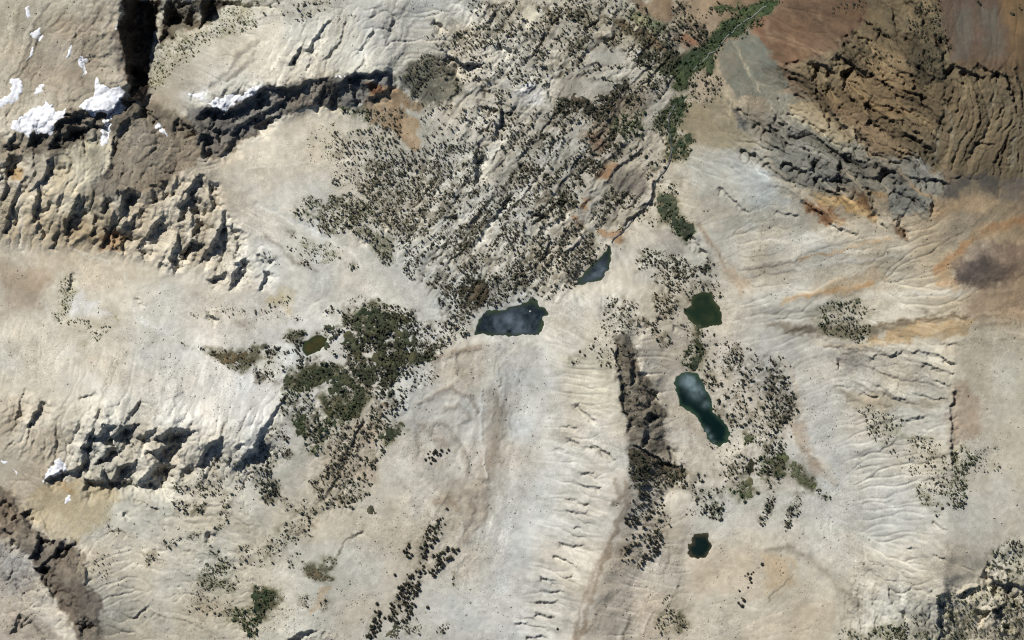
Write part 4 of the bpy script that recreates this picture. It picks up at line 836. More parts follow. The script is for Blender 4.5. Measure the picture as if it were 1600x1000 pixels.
# the big grove
v_(2,1,[(420,60),(560,0),(960,0),(1000,150),(960,270),(900,340),(760,470),(620,470),(480,460),(440,380),(560,290),(540,200),(450,190),(440,100)],'D',.5,5.4,.9)
v_(2,1,[(170,100),(300,70),(300,220),(420,230),(540,300),(380,400),(200,440),(120,400),(230,320),(270,230),(260,150)],'D',.45,5.2,.8)
v_(2,1,[(540,0),(960,0),(950,120),(700,160),(560,120)],'D',.25,5.5,.9)
v_(2,1,[(0,130),(140,170),(130,210),(0,260)],'D',.5,4.6)
v_(2,1,[(0,300),(80,330),(110,390),(0,400)],'D',.45,4)
v_(2,1,[(20,230),(250,180),(240,300),(100,370)],'P',.10,4)
v_(2,1,[(380,480),(720,480),(620,600),(560,640),(400,680),(420,560)],'G',.4,5)
v_(2,1,[(240,520),(400,540),(420,680),(300,760),(260,640)],'D',.38,5)
v_(2,1,[(960,0),(1340,0),(1360,90),(1200,170),(1090,260),(1000,160)],'P',.32,4.8)
v_(2,1,[(1000,150),(1180,120),(1080,270),(960,280)],'D',.4,5)
v_(2,1,[(960,270),(1100,280),(1160,340),(1020,470),(930,450)],'P',.14,4.6)
v_(2,1,[(740,470),(960,420),(940,560),(800,640),(700,600)],'D',.34,5)
v_(2,1,[(430,700),(560,640),(760,600),(830,640),(820,760),(760,880),(740,1000),(400,1000),(440,860)],'P',.30,4.6)
v_(2,1,[(150,480),(260,460),(270,560),(160,580)],'D',.4,6)
v_(2,1,[(0,820),(160,560),(250,580),(230,640),(160,880),(0,980)],'D',.22,5)
v_(2,1,[(280,720),(460,680),(430,840),(340,850)],'G',.4,4.6)
v_(2,1,[(160,800),(220,800),(220,870),(170,860)],'P',.6,4.4)
v_(2,1,[(0,900),(100,940),(80,1000),(0,1000)],'D',.5,5)
# middle ridge and right valley
v_(2,2,[(640,80),(740,100),(790,240),(800,330),(880,420),(910,520),(930,660),(720,680),(690,560),(660,380)],'P',.2,3.6)
v_(2,2,[(740,790),(960,870),(1060,910),(1110,980),(1060,1000),(740,1000)],'D',.55,5,.4)
v_(2,2,[(560,0),(760,0),(720,90),(640,130),(630,320),(560,290),(480,180)],'P',.26,4,.6)
v_(2,2,[(330,230),(460,190),(480,230),(380,290)],'D',.28,4)
v_(2,2,[(720,0),(900,0),(880,50),(720,90)],'D',.45,4.6)
v_(2,2,[(860,90),(920,40),(990,100),(990,150),(940,180),(900,110)],'D',.45,4.6)
v_(2,2,[(1050,260),(1110,150),(1160,160),(1190,180),(1150,290),(1080,310)],'G',.5,5)
v_(2,2,[(1100,130),(1150,120),(1150,180),(1110,190)],'D',.7,5)
v_(2,2,[(1200,180),(1260,300),(1300,400),(1250,480),(1200,380)],'D',.4,5)
v_(2,2,[(1340,170),(1420,120),(1450,300),(1400,330),(1330,380),(1310,330)],'D',.42,5)
v_(2,2,[(1260,500),(1330,470),(1350,620),(1300,600)],'D',.45,5)
v_(2,2,[(1350,560),(1400,560),(1390,640),(1350,620)],'D',.3,5)
v_(2,2,[(1400,200),(1600,220),(1600,460),(1560,820),(1450,680),(1360,640),(1330,440),(1430,340)],'D',.24,5)
v_(2,2,[(1450,700),(1500,690),(1500,780),(1470,760)],'G',.6,5)
v_(2,2,[(1360,880),(1450,830),(1500,840),(1500,1000),(1330,1000)],'D',.4,5)
v_(2,2,[(1540,880),(1600,860),(1600,1000),(1540,1000)],'G',.6,5)
v_(2,2,[(1560,680),(1600,660),(1600,860),(1560,840)],'D',.4,5)
v_(2,2,[(1060,960),(1240,920),(1320,960),(1310,1000),(1060,1000)],'D',.14,4.6)
v_(2,3,[(0,230),(80,280),(180,480),(170,600),(60,700),(120,830),(110,980),(0,1000)],'D',.46,5.2,.5)
v_(2,3,[(540,550),(640,540),(820,610),(860,720),(700,780),(640,740),(600,620)],'O2',.24,3.6)
v_(2,3,[(840,720),(1010,720),(1100,790),(1000,850),(930,820)],'O2',.28,3.8)
v_(2,3,[(750,780),(1130,840),(1130,1000),(820,960)],'O2',.12,3.6)
v_(2,3,[(1150,800),(1250,780),(1300,860),(1250,920),(1220,1000),(1150,1000),(1150,880)],'G2',.55,4)
v_(2,3,[(1280,780),(1430,800),(1430,950),(1280,980)],'O2',.10,3)
v_(3,0,[(1070,0),(1540,0),(1460,100),(1440,230),(1370,310),(1380,120),(1070,70)],'P',.26,4.4)
v_(3,0,[(1060,140),(1310,150),(1250,220),(1090,210)],'D',.4,4)
v_(3,0,[(1300,330),(1390,280),(1340,350)],'D',.7,4)
v_(3,0,[(1020,390),(1200,340),(1300,330),(1180,370),(1040,440)],'D',.3,4)
v_(3,0,[(900,460),(1010,440),(940,500),(930,560),(900,560)],'D',.3,3.6)
v_(3,0,[(1230,600),(1300,540),(1420,480),(1510,620),(1480,690),(1250,660)],'G2',.34,3.4)
v_(3,0,[(1300,370),(1400,470),(1350,560),(1320,480)],'D',.14,4)
v_(3,0,[(1480,420),(1600,380),(1600,560),(1500,560)],'P',.12,4)
v_(3,0,[(1390,810),(1560,800),(1600,830),(1600,1000),(1520,960)],'G',.5,4.6)
v_(3,0,[(660,260),(760,320),(700,340)],'P',.2,3)
v_(3,0,[(1160,660),(1500,680),(1400,850),(1180,850)],'P',.08,3)
v_(3,0,[(640,440),(720,480),(660,640),(560,560)],'P',.06,3)
v_(3,1,[(0,0),(130,0),(180,130),(60,140),(0,80)],'D',.36,4.6)
v_(3,1,[(330,0),(750,0),(730,80),(590,160),(480,170),(400,200),(360,100)],'P',.34,4.4)
v_(3,1,[(80,340),(230,220),(300,180),(420,180),(370,240),(340,370),(200,390),(180,450),(80,530),(40,420)],'D',.2,4)
v_(3,1,[(160,150),(340,120),(300,220),(180,220)],'P',.16,3.4)
v_(3,1,[(0,670),(150,680),(140,760),(60,830),(60,870),(0,880)],'G',.55,4.6)
v_(3,1,[(0,420),(160,440),(120,580),(0,560)],'P',.08,3.6)
v_(3,1,[(270,730),(340,740),(320,800),(280,790)],'P',.3,3)
v_(3,1,[(400,780),(460,760),(430,810),(400,810)],'D',.5,3.6)
v_(3,1,[(930,900),(1020,860),(1020,950),(930,1000)],'O2',.3,3.6)
v_(3,1,[(1120,920),(1200,910),(1180,970),(1130,980)],'O2',.4,3.6)
v_(3,1,[(1230,560),(1260,560),(1250,680),(1230,670)],'O2',.3,3)
v_(3,1,[(180,460),(300,440),(320,560),(240,600)],'P',.06,3)
v_(3,2,[(720,0),(1140,0),(1150,30),(1060,50),(940,60),(800,70),(720,50)],'D',.5,5)
v_(3,2,[(1110,60),(1180,60),(1250,40),(1330,40),(1320,140),(1300,240),(1210,260),(1190,120),(1130,130)],'D',.46,5)
v_(3,2,[(1220,110),(1320,110),(1300,240),(1230,240)],'G',.4,5)
v_(3,2,[(1330,40),(1500,0),(1560,60),(1420,130),(1370,90)],'G',.4,5)
v_(3,2,[(1540,220),(1600,130),(1600,250),(1540,280)],'D',.42,5)
v_(3,2,[(1080,180),(1180,160),(1190,240),(1090,260)],'P',.12,3.4)
v_(3,2,[(900,850),(960,700),(1040,670),(1030,720),(960,800),(1040,830),(1100,910),(1060,950),(960,980),(910,930)],'O2',.3,3.8)
v_(3,2,[(620,150),(655,150),(640,180),(620,175)],'D',.8,4)
v_(3,3,[(0,0),(40,0),(40,200),(0,220)],'D',.5,5)
v_(3,3,[(100,210),(150,100),(230,70),(200,200),(160,260),(110,310)],'D',.3,4.6)
v_(3,3,[(290,40),(400,100),(350,130),(290,90)],'O2',.3,3.6)
v_(3,3,[(900,30),(1180,0),(1200,190),(1160,60),(1100,180),(950,170)],'O2',.28,3.8)
v_(3,3,[(1140,0),(1260,0),(1240,80),(1200,190),(1160,180),(1150,80)],'G2',.45,4.2)
v_(3,3,[(1040,200),(1090,200),(1080,230),(1050,230)],'O2',.5,4)
v_(3,3,[(1370,470),(1500,340),(1600,400),(1600,620),(1500,530),(1350,560)],'O2',.3,4)
v_(3,3,[(1050,720),(1180,700),(1270,660),(1380,640),(1500,560),(1600,600),(1600,1000),(1050,1000)],'G2',.26,4,.6)
v_(3,3,[(560,960),(720,880),(850,900),(860,1000),(500,1000)],'G2',.42,4.4,.5)
v_(3,3,[(450,940),(560,920),(540,1000),(450,1000)],'G2',.14,3.6)
v_(3,3,[(880,830),(1000,820),(980,900),(900,900)],'P',.12,3)
v_(3,3,[(900,950),(1000,950),(1000,1000),(900,1000)],'G2',.4,4)
# young trees and brush between the single pines
v_(3,1,[(1080,210),(1180,260),(1110,370),(1070,480),(1010,680),(940,900),(860,900),(815,870),(900,660),(1000,530),(1045,330)],'D',.26,4.2,.6)
v_(3,1,[(1130,450),(1200,405),(1270,425),(1200,500),(1110,600),(1050,600)],'D',.18,3.8,.6)
v_(3,1,[(755,775),(785,860),(740,1000),(675,990)],'D',.22,4,.6)
v_(3,2,[(720,70),(930,90),(980,220),(940,460),(850,490),(790,560),(680,510),(670,380),(730,250),(730,150)],'D',.20,4,.7)
# thin scatter over rocky ground
VEG.append(([(640,230),(740,230),(860,300),(840,460),(700,460),(620,390),(650,300)], 'P', .12, 3.6, .7))
VEG.append(([(1040,500),(1240,560),(1240,760),(1130,760),(1060,560)], 'P', .05, 3.6, .7))
VEG.append(([(1040,430),(1110,400),(1130,460),(1070,520)], 'P', .12, 3.6, .7))
TONE = {'P': (62,61,46), 'D': (49,51,38), 'G': (50,61,38), 'O': (84,87,60), 'O2': (62,63,46), 'G2': (62,66,46)}

# water and bare spots stay free
BARE = [C(0,2,[(480,335),(600,310),(720,320),(700,390),(560,400)]), C(0,2,[(310,495),(440,490),(580,500),(640,550),(490,622),(330,590)]), C(0,2,[(20,600),(60,540),(140,515),(200,560),(210,640),(100,665)]), C(0,2,[(60,70),(110,30),(190,90),(140,135),(80,110)])]
BARE += [C(2,1,p) for p in ([(450,150),(560,60),(640,70),(620,130),(540,160),(500,210)], [(400,370),(470,330),(500,350),(450,415)], [(650,200),(740,210),(750,240),(680,240)], [(530,230),(570,230),(570,265),(540,275)], [(790,120),(840,115),(830,150),(800,150)], [(640,290),(710,280),(700,310),(660,320)], [(500,380),(580,350),(580,390),(530,410)], [(580,620),(615,595),(620,640),(590,670)], [(930,110),(980,90),(970,150),(930,150)], [(1070,110),(1130,100),(1110,150)])]
BARE += [p for _, p, _ in LAKES]

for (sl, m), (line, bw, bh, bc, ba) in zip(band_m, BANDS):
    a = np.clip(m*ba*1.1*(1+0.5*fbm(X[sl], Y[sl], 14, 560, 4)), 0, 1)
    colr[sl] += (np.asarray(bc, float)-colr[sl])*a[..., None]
# dwarf shrubs, litter and dark soil between the trees
for vi, (pts, kind, cover, size, clump) in enumerate(VEG):
    sl, m = poly_mask(pts, 7)
    x, y = X[sl], Y[sl]
    n = 0.40+0.8*fbm(x, y, 12, 710, 4, .6)+0.9*fbm(x, y, 5, 730, 3)
    lc = {'G': (112,114,84), 'G2': (140,138,108), 'O': (168,164,130), 'O2': (148,144,116), 'D': (112,106,88), 'P': (134,126,106)}[kind]
    a = np.clip(m*n*(0.05+(0.6 if kind == 'P' else 0.9)*cover), 0, 0.8)
    for p in BARE[:14]:
        a = a*(1-sstep(-3, 3, poly_sd(x, y, p))) if pip(np.array([p[0][0]]), np.array([p[0][1]]), [(gx[sl[1].start], gy[sl[0].start]), (gx[sl[1].stop-1], gy[sl[0].start]), (gx[sl[1].stop-1], gy[sl[0].stop-1]), (gx[sl[1].start], gy[sl[0].stop-1])])[0] else a
    colr[sl] += (np.asarray(lc, float)-colr[sl])*a[..., None]
for pts, c, lb in MEADOWS:
    if 'dark scrub' in lb: continue
    sl, m = poly_mask(pts, 9)
    a = np.clip(m*(0.75+0.9*fbm(X[sl], Y[sl], 9, 570, 4)), 0, 0.85)
    colr[sl] += (np.array((118., 114., 86.))-colr[sl])*a[..., None]
# soils keep a mottled tone
mott = 1+0.06*fbm(X, Y, 46, 55, 6, 0.68)+0.03*fbm(X, Y, 7, 58, 3)+1.2*np.clip(tint, -.3, .3)+(0.25+0.75*steep)*(0.016*np.clip(FLOW, -1.5, 2.5)+0.013*FLOW2)
peb = np.random.default_rng(11).normal(size=X.shape)
stony = sstep(-.25, .55, fbm(X, Y, 70, 66, 4))
mott += (0.005+0.022*stony)*peb-0.16*(peb > 2.35)*stony
colr = np.clip(colr*mott[..., None], 8, 245)
warm = 0.022*fbm(X, Y, 80, 61, 3)
colr[..., 0] *= 1+warm; colr[..., 2] *= 1-1.4*warm
colr = 208*(np.clip(colr, 8, 250)/224)**1.5
lum = colr@np.array((.3, .59, .11))
colr = lum[..., None]+(colr-lum[..., None])*(0.72-0.16*sstep(130, 205, lum))[..., None]
colr *= np.array((0.99, 0.998, 0.988))
colr *= (0.985-0.03*sstep(700, 850, X)*sstep(1000, 900, X))[..., None]
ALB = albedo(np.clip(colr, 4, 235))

# ------------------------------------------------------------------ materials
def new_mat(name):
    m = bpy.data.materials.new(name); m.use_nodes = True
    nt = m.node_tree; b = nt.nodes['Principled BSDF']
    return m, nt, b

def nnoise(nt, vec, scale, detail=3, rough=0.6):
    n = nt.nodes.new('ShaderNodeTexNoise'); n.inputs['Scale'].default_value = scale
    n.inputs['Detail'].default_value = detail; n.inputs['Roughness'].default_value = rough
    nt.links.new(vec, n.inputs['Vector']); return n.outputs['Fac']

def nmap(nt, v, a, b, c, d):
    n = nt.nodes.new('ShaderNodeMapRange'); nt.links.new(v, n.inputs[0])
    for k, q in enumerate((a, b, c, d)): n.inputs[k+1].default_value = q
    return n.outputs[0]

def nmath(nt, op, a, b):
    n = nt.nodes.new('ShaderNodeMath'); n.operation = op
    for k, q in enumerate((a, b)):
        if isinstance(q, (int, float)): n.inputs[k].default_value = q
        else: nt.links.new(q, n.inputs[k])
    return n.outputs[0]

def nscale(nt, col, fac):
    n = nt.nodes.new('ShaderNodeVectorMath'); n.operation = 'SCALE'
    nt.links.new(col, n.inputs[0]); nt.links.new(fac, n.inputs['Scale']); return n.outputs[0]

def nbump(nt, h, b, dist, strength=1.0):
    n = nt.nodes.new('ShaderNodeBump'); n.inputs['Distance'].default_value = dist; n.inputs['Strength'].default_value = strength
    nt.links.new(h, n.inputs['Height']); nt.links.new(n.outputs[0], b.inputs['Normal'])

def ground_mat(name, bump, speck):
    m, nt, b = new_mat(name)
    at = nt.nodes.new('ShaderNodeAttribute'); at.attribute_name = 'col'
    tc = nt.nodes.new('ShaderNodeTexCoord').outputs['Object']
    f = nnoise(nt, tc, 0.55, 3, 0.65)
    g = nnoise(nt, tc, 0.09, 4, 0.7)
    patchy = nmap(nt, nnoise(nt, tc, 0.016, 3, 0.6), 0.42, 0.62, 0.15, 1.0)
    fine = nmath(nt, 'MULTIPLY', nmap(nt, f, 0.3, 0.7, -speck, speck), patchy)
    k = nmath(nt, 'MULTIPLY', nmath(nt, 'ADD', fine, 1.0), nmap(nt, g, 0.3, 0.7, 0.94, 1.06))
    vo = nt.nodes.new('ShaderNodeTexVoronoi'); vo.inputs['Scale'].default_value = 0.34; nt.links.new(tc, vo.inputs['Vector'])
    stone = nmath(nt, 'ADD', 1.0, nmath(nt, 'MULTIPLY', nmap(nt, vo.outputs['Distance'], 0.0, 0.9, 0.07, -0.09), patchy))
    k = nmath(nt, 'MULTIPLY', k, stone)
    nt.links.new(nscale(nt, at.outputs['Color'], k), b.inputs['Base Color'])
    b.inputs['Roughness'].default_value = 0.95; b.inputs['Specular IOR Level'].default_value = 0.15
    h = nmath(nt, 'MULTIPLY', nmath(nt, 'ADD', f, nmath(nt, 'MULTIPLY', vo.outputs['Distance'], -0.5)), patchy)
    nbump(nt, h, b, bump)
    return m
M_GROUND = ground_mat('bare_ground', 0.4, 0.11)
M_ROCK = ground_mat('crag_rock', 1.6, 0.2)

def snow_mat():
    m, nt, b = new_mat('old_snow')
    tc = nt.nodes.new('ShaderNodeTexCoord').outputs['Object']
    f = nnoise(nt, tc, 0.12, 5, 0.7)
    r = nt.nodes.new('ShaderNodeValToRGB'); nt.links.new(f, r.inputs[0])
    r.color_ramp.elements[0].position = 0.30; r.color_ramp.elements[0].color = (0.44, 0.43, 0.42, 1)
    r.color_ramp.elements[1].position = 0.60; r.color_ramp.elements[1].color = (0.58, 0.595, 0.615, 1)
    nt.links.new(r.outputs[0], b.inputs['Base Color']); b.inputs['Roughness'].default_value = 0.7
    nbump(nt, nnoise(nt, tc, 0.5, 4), b, 0.5)
    return m
M_SNOW = snow_mat()

def water_mat(name):
    """colour from the depth of the bed, drifting sediment and painted cloud reflections, all carried by the water mesh"""
    m, nt, b = new_mat(name)
    at = nt.nodes.new('ShaderNodeAttribute'); at.attribute_name = 'col'
    tc = nt.nodes.new('ShaderNodeTexCoord').outputs['Object']
    k = nmap(nt, nnoise(nt, tc, 0.09, 4), 0.3, 0.7, 0.85, 1.15)
    nt.links.new(nscale(nt, at.outputs['Color'], k), b.inputs['Base Color'])
    b.inputs['Roughness'].default_value = 0.12; b.inputs['IOR'].default_value = 1.33
    nbump(nt, nnoise(nt, tc, 0.5, 2), b, 0.03)
    return m
M_WATER = water_mat('lake_water')
WATER = { # deep, shallow, sediment with painted cloud reflections
 'deep': ((9,20,23), (50,60,44), (86,96,104)), 'teal': ((8,24,22), (44,62,46), (100,116,118)), 'green': ((26,40,26), (50,56,36), (44,52,34)),
 'black': ((12,26,22), (60,56,42), (24,36,30)), 'algae': ((42,46,26), (46,54,32), (72,64,36))}
SILT_REFLECT = {0: [(810,512,34,.75),(775,508,22,.5),(830,495,14,.45),(765,495,14,.2)], 1: [(938,425,22,.55),(920,436,16,.5),(945,408,8,.2)], 2: [(1076,592,15,.85),(1090,610,13,.7),(1104,632,7,.4),(1103,674,5,1.0),(1109,684,5,1.0),(1115,692,4,.9)], 3: [(1110,500,12,.6),(1095,470,8,.6)], 4: [(1090,850,9,.2)], 5: [(487,545,14,.9),(500,535,10,.6)], 6: [(1172,728,3,.3)]}  # pale patches: sediment plumes, and cloud reflections painted into the water colour

def leaf_mat(name):
    m, nt, b = new_mat(name)
    at = nt.nodes.new('ShaderNodeAttribute'); at.attribute_name = 'col'
    tc = nt.nodes.new('ShaderNodeTexCoord').outputs['Object']
    k = nmap(nt, nnoise(nt, tc, 0.9, 2), 0.3, 0.7, 0.75, 1.25)
    nt.links.new(nscale(nt, at.outputs['Color'], k), b.inputs['Base Color'])
    b.inputs['Roughness'].default_value = 0.8; b.inputs['Specular IOR Level'].default_value = 0.2
    return m
M_LEAF = leaf_mat('needle_foliage')
def plain(name, c, r=0.9):
    m, nt, b = new_mat(name)
    tc = nt.nodes.new('ShaderNodeTexCoord').outputs['Object']
    rgb = nt.nodes.new('ShaderNodeRGB'); rgb.outputs[0].default_value = (*c, 1)
    nt.links.new(nscale(nt, rgb.outputs[0], nmap(nt, nnoise(nt, tc, 1.5, 4), 0.3, 0.7, 0.7, 1.3)), b.inputs['Base Color'])
    b.inputs['Roughness'].default_value = r
    return m
M_BARK = plain('bark', (0.07, 0.055, 0.04))

# ------------------------------------------------------------------ mesh builders
def mesh_np(name, co, faces, mat, col=None, smooth=True):
    """faces: int array (n,3) or (n,4)"""
    me = bpy.data.meshes.new(name)
    nv = len(co); nf = len(faces); k = faces.shape[1]
    me.vertices.add(nv); me.vertices.foreach_set('co', np.ascontiguousarray(co, np.float32).ravel())
    me.loops.add(nf*k); me.loops.foreach_set('vertex_index', np.ascontiguousarray(faces, np.int32).ravel())
    me.polygons.add(nf)
    me.polygons.foreach_set('loop_start', np.arange(0, nf*k, k, dtype=np.int32))
    me.polygons.foreach_set('loop_total', np.full(nf, k, np.int32))
    me.polygons.foreach_set('use_smooth', np.full(nf, smooth, bool))
    if col is not None:
        a = me.attributes.new('col', 'FLOAT_COLOR', 'POINT')
        c4 = np.ones((nv, 4), np.float32); c4[:, :3] = col
        a.data.foreach_set('color', c4.ravel())
    me.update(calc_edges=True)
    if mat: me.materials.append(mat)
    return me

def obj(name, me, parent=None, **props):
    o = bpy.data.objects.new(name, me); COL.objects.link(o)
    if parent: o.parent = parent
    for k, v in props.items(): o[k] = v
    return o

def wx(x): return np.asarray(x)-W_PX/2
def wy(y): return H_PX/2-np.asarray(y)
def zat(x, y): return bilin(Z, np.asarray(x, float), np.asarray(y, float), DX)

# the ground sheet: the surveyed part, and its continuation beyond it
ext = np.cumsum(np.concatenate([np.full(12, DX*1.5), np.geomspace(4, 90, 24)]))
def axis(n, g):
    lo = -ext[::-1]; hi = g[-1]+ext
    pos = np.concatenate([lo, g, hi])
    ref = np.concatenate([ext[::-1], g, g[-1]-ext])
    per = 2*g[-1]
    ref = np.abs(ref) % per; ref = np.where(ref > g[-1], per-ref, ref)
    idx = np.clip(np.round(ref/DX).astype(int), 0, n-1)
    return pos, idx
pxs, ix = axis(NX, gx); pys, iy = axis(NY, gy)
PX, PY = np.meshgrid(pxs, pys)
co = np.stack([wx(PX), wy(PY), Z[np.ix_(iy, ix)]], -1).reshape(-1, 3)
nx_, ny_ = len(pxs), len(pys)
idx = np.arange(nx_*ny_).reshape(ny_, nx_)
faces = np.stack([idx[1:, :-1], idx[1:, 1:], idx[:-1, 1:], idx[:-1, :-1]], -1).reshape(-1, 4)
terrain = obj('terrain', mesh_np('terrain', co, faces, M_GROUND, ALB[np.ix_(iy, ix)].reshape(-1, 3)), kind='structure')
terrain['label'] = 'pale bare mountain ground of scree, talus and moraine seen from above'

def patch(name, pts, mat, lift, edge, col=None, rough=0.0, warp=0.8, seed=0, broken=0.0, **props):
    """a body lying on the ground inside an outline: thick inside, dipping under the ground at its rim"""
    sl = window(pts, 10)
    x, y = X[sl], Y[sl]
    sd = poly_sd(x+warp*(WX[sl]-x), y+warp*(WY[sl]-y), pts)
    if broken: sd = np.minimum(sd, 6)-broken*np.maximum(0, fbm(x, y, 17, 260, 5, 0.65)+(0.26 if broken > 1 else 0.08))*16+broken*2.4
    off = np.clip(sd/edge, -1, 1)
    off = np.where(off > 0, off**0.6*lift, off*1.2)
    if rough: off = off+rough*fbm(x, y, 5, 200+seed, 3)*np.clip(sd/edge, 0, 1)
    keep = sd > -2.2*DX
    kf = keep[1:, :-1] & keep[1:, 1:] & keep[:-1, 1:] & keep[:-1, :-1]
    n = x.size; id_ = np.arange(n).reshape(x.shape)
    fc = np.stack([id_[1:, :-1], id_[1:, 1:], id_[:-1, 1:], id_[:-1, :-1]], -1)[kf]
    if len(fc) == 0: return None
    used = np.unique(fc); remap = np.zeros(n, int); remap[used] = np.arange(len(used))
    c = np.stack([wx(x), wy(y), Z[sl]+off], -1).reshape(-1, 3)[used]
    if col is None: cc = ALB[sl].reshape(-1, 3)[used]
    else:
        mx = sstep(-.4, .6, fbm(x, y, 20, 240+seed, 4)).reshape(-1, 1)[used]
        cc = np.asarray(col)[None, :]*(1+mx*np.array((.75, .45, .35))[None, :])*(0.9+0.4*fbm(x, y, 7, 220+seed, 4, .65)).reshape(-1, 1)[used]
    return obj(name, mesh_np(name, c, remap[fc], mat, np.clip(cc, 0.004, 0.9)), **props)

# ------------------------------------------------------------------ lakes, pond and stream water
LAKE_LABEL = ['slate blue lake with straight lower shore above the rock debris tongue', 'small triangular dark lake with pointed upper tip, upper right of the slate blue lake', 'long teal and dark green lake slanting beside the moraine ridge', 'dark green boggy pond above the long teal lake', 'small round black tarn low in the valley', 'olive brown weedy pond among dark trees', 'tiny dark pool below the long teal lake']
for li, ((nm, pts, kind), lev, lb) in enumerate(zip(LAKES, lake_level, LAKE_LABEL)):
    P = np.array([p[:2] for p in pts]); cen = P.mean(0)
    sl = window(pts, 5); x, y = X[sl], Y[sl]
    sd = poly_sd(x, y, pts); keep = sd > -4
    kf = keep[1:, :-1] & keep[1:, 1:] & keep[:-1, 1:] & keep[:-1, :-1]
    n = x.size; id_ = np.arange(n).reshape(x.shape)
    fc = np.stack([id_[1:, :-1], id_[1:, 1:], id_[:-1, 1:], id_[:-1, :-1]], -1)[kf]
    used = np.unique(fc); remap = np.zeros(n, int); remap[used] = np.arange(len(used))
    c = np.stack([wx(x), wy(y), np.full(x.shape, lev+0.15)], -1).reshape(-1, 3)[used]
    deep, shal, silt_reflect = (albedo(q)*1.1 for q in WATER[kind])
    t = sstep(-1, 9.5, sd+2.0*fbm(x, y, 9, 580, 3))[..., None]
    wc = shal+(deep-shal)*t
    a = np.zeros(x.shape)
    for sx, sy, sr, sa in SILT_REFLECT[li]: a = np.maximum(a, sa*np.exp(-((x-sx)**2+(y-sy)**2)/(sr*sr)))
    a = np.clip(a*(0.9+0.9*fbm(x, y, 15, 585, 5, .55)), 0, 1)*t[..., 0]
    wc = wc+(silt_reflect-wc)*a[..., None]
    obj(nm, mesh_np(nm, c, remap[fc], M_WATER, wc.reshape(-1, 3)[used]), kind='structure', label=lb)

# ------------------------------------------------------------------ snow
SNOW = [
 (C(0,0,[(600,480),(640,510),(690,560),(750,550),(785,590),(785,670),(720,720),(705,740),(690,800),(675,900),(645,905),(635,880),(665,800),(670,720),(600,715),(580,740),(520,690),(530,650),(570,620),(600,560)]), 'large white snowfield with a tongue running down between two dark rocks'),
 (C(0,0,[(75,770),(150,740),(270,650),(320,650),(330,680),(410,690),(425,735),(380,750),(330,830),(250,850),(210,830),(190,880),(150,840),(90,810)]), 'broad mottled snow patch above the leftmost crags'),
 (C(0,0,[(-10,640),(60,590),(90,530),(140,500),(150,560),(100,635),(40,650),(30,680),(-10,680)]), 'jagged snow patch cut by the left edge of the view'),
 (C(0,0,[(210,570),(290,530),(270,580),(230,595)]), 'faint thin snow smear between the jagged and the mottled snow patches'),
 (C(0,0,[(198,220),(240,188),(265,200),(270,235),(215,252)]), 'small blocky snow patch high on the upper left slope'),
 (C(0,0,[(255,245),(285,245),(270,268)]), 'tiny snow scrap touching the small blocky snow patch'),
 (C(0,0,[(188,60),(212,48),(212,110),(190,128)]), 'narrow upright snow strip nearest the top left corner'),
 (C(0,0,[(432,275),(457,268),(442,340),(410,372),(415,340)]), 'slim leaf-shaped snow strip in the middle of the streaked slope'),
 (C(0,0,[(513,360),(537,380),(543,440),(525,492),(513,440)]), 'thin upright snow strip above the large snowfield'),
 (C(0,0,[(178,372),(205,298),(218,310),(200,352)]), 'thin slanting snow sliver below the small blocky snow patch'),
 (C(0,0,[(1165,580),(1270,573),(1265,622),(1200,605)]), 'pale snow patch at the left end of the long crest drift'),
 (C(0,0,[(1290,660),(1420,600),(1500,610),(1600,535),(1640,520),(1610,575),(1520,635),(1440,678),(1400,692),(1340,667)]), 'long snow drift along the crest of the grey cliff'),
 (C(0,0,[(955,768),(992,778),(1055,850),(1040,864),(985,815)]), 'narrow slanting snow streak in a gully of the grey talus'),
 (C(0,0,[(722,192),(755,148),(760,175)]), 'tiny snow corner at the rim of the black rock wall'),
 (C(0,1,[(495,486),(540,473),(548,492)]), 'tiny bright snow scrap in the notch of the grey cliff crest'),
 (C(2,0,[(258,1003),(300,950),(350,880),(390,848),(422,890),(427,930),(380,935),(330,985)]), 'wedge of snow against the lower left crags'),
 (C(2,0,[(3,883),(62,873),(30,908)]), 'small snow scrap at the left edge above the lower crags'),
 (C(2,0,[(70,943),(107,948),(100,978)]), 'small triangular snow scrap left of the snow wedge'),
 (C(3,0,[(413,125),(435,108),(457,125),(430,142)]), 'lone snow scrap in the tan bowl'),
]
for k, (pts, lb) in enumerate(SNOW):
    patch('snow_patch', pts, M_SNOW, 1.2, 3.0, (.7, .7, .7), 0.2, 1.5, k, label=lb, category='snow patch', group='old snow patches')

# ------------------------------------------------------------------ crags
CATS = {'rock_wall': 'rock wall', 'rock_outcrop': 'outcrop', 'crag': 'crag', 'cliff': 'cliff', 'rock_rib': 'rock rib'}
for k, (pts, nm, lb) in enumerate(CRAGS):
    patch(nm, pts, M_ROCK, 0.9, 4.0, None, 0.5, 0.9, 40+k, label=lb, category=CATS[nm])

# ------------------------------------------------------------------ green ground
for k, (pts, c, lb) in enumerate(MEADOWS):
    sl, m = poly_mask(pts, 3)
    patch('meadow', pts, M_LEAF, 0.7, 3.0, albedo(c)*1.15, 0.9, 1.1, 100+k, (1.5 if 'scrub' in lb else 0.9), kind='stuff', label=lb)

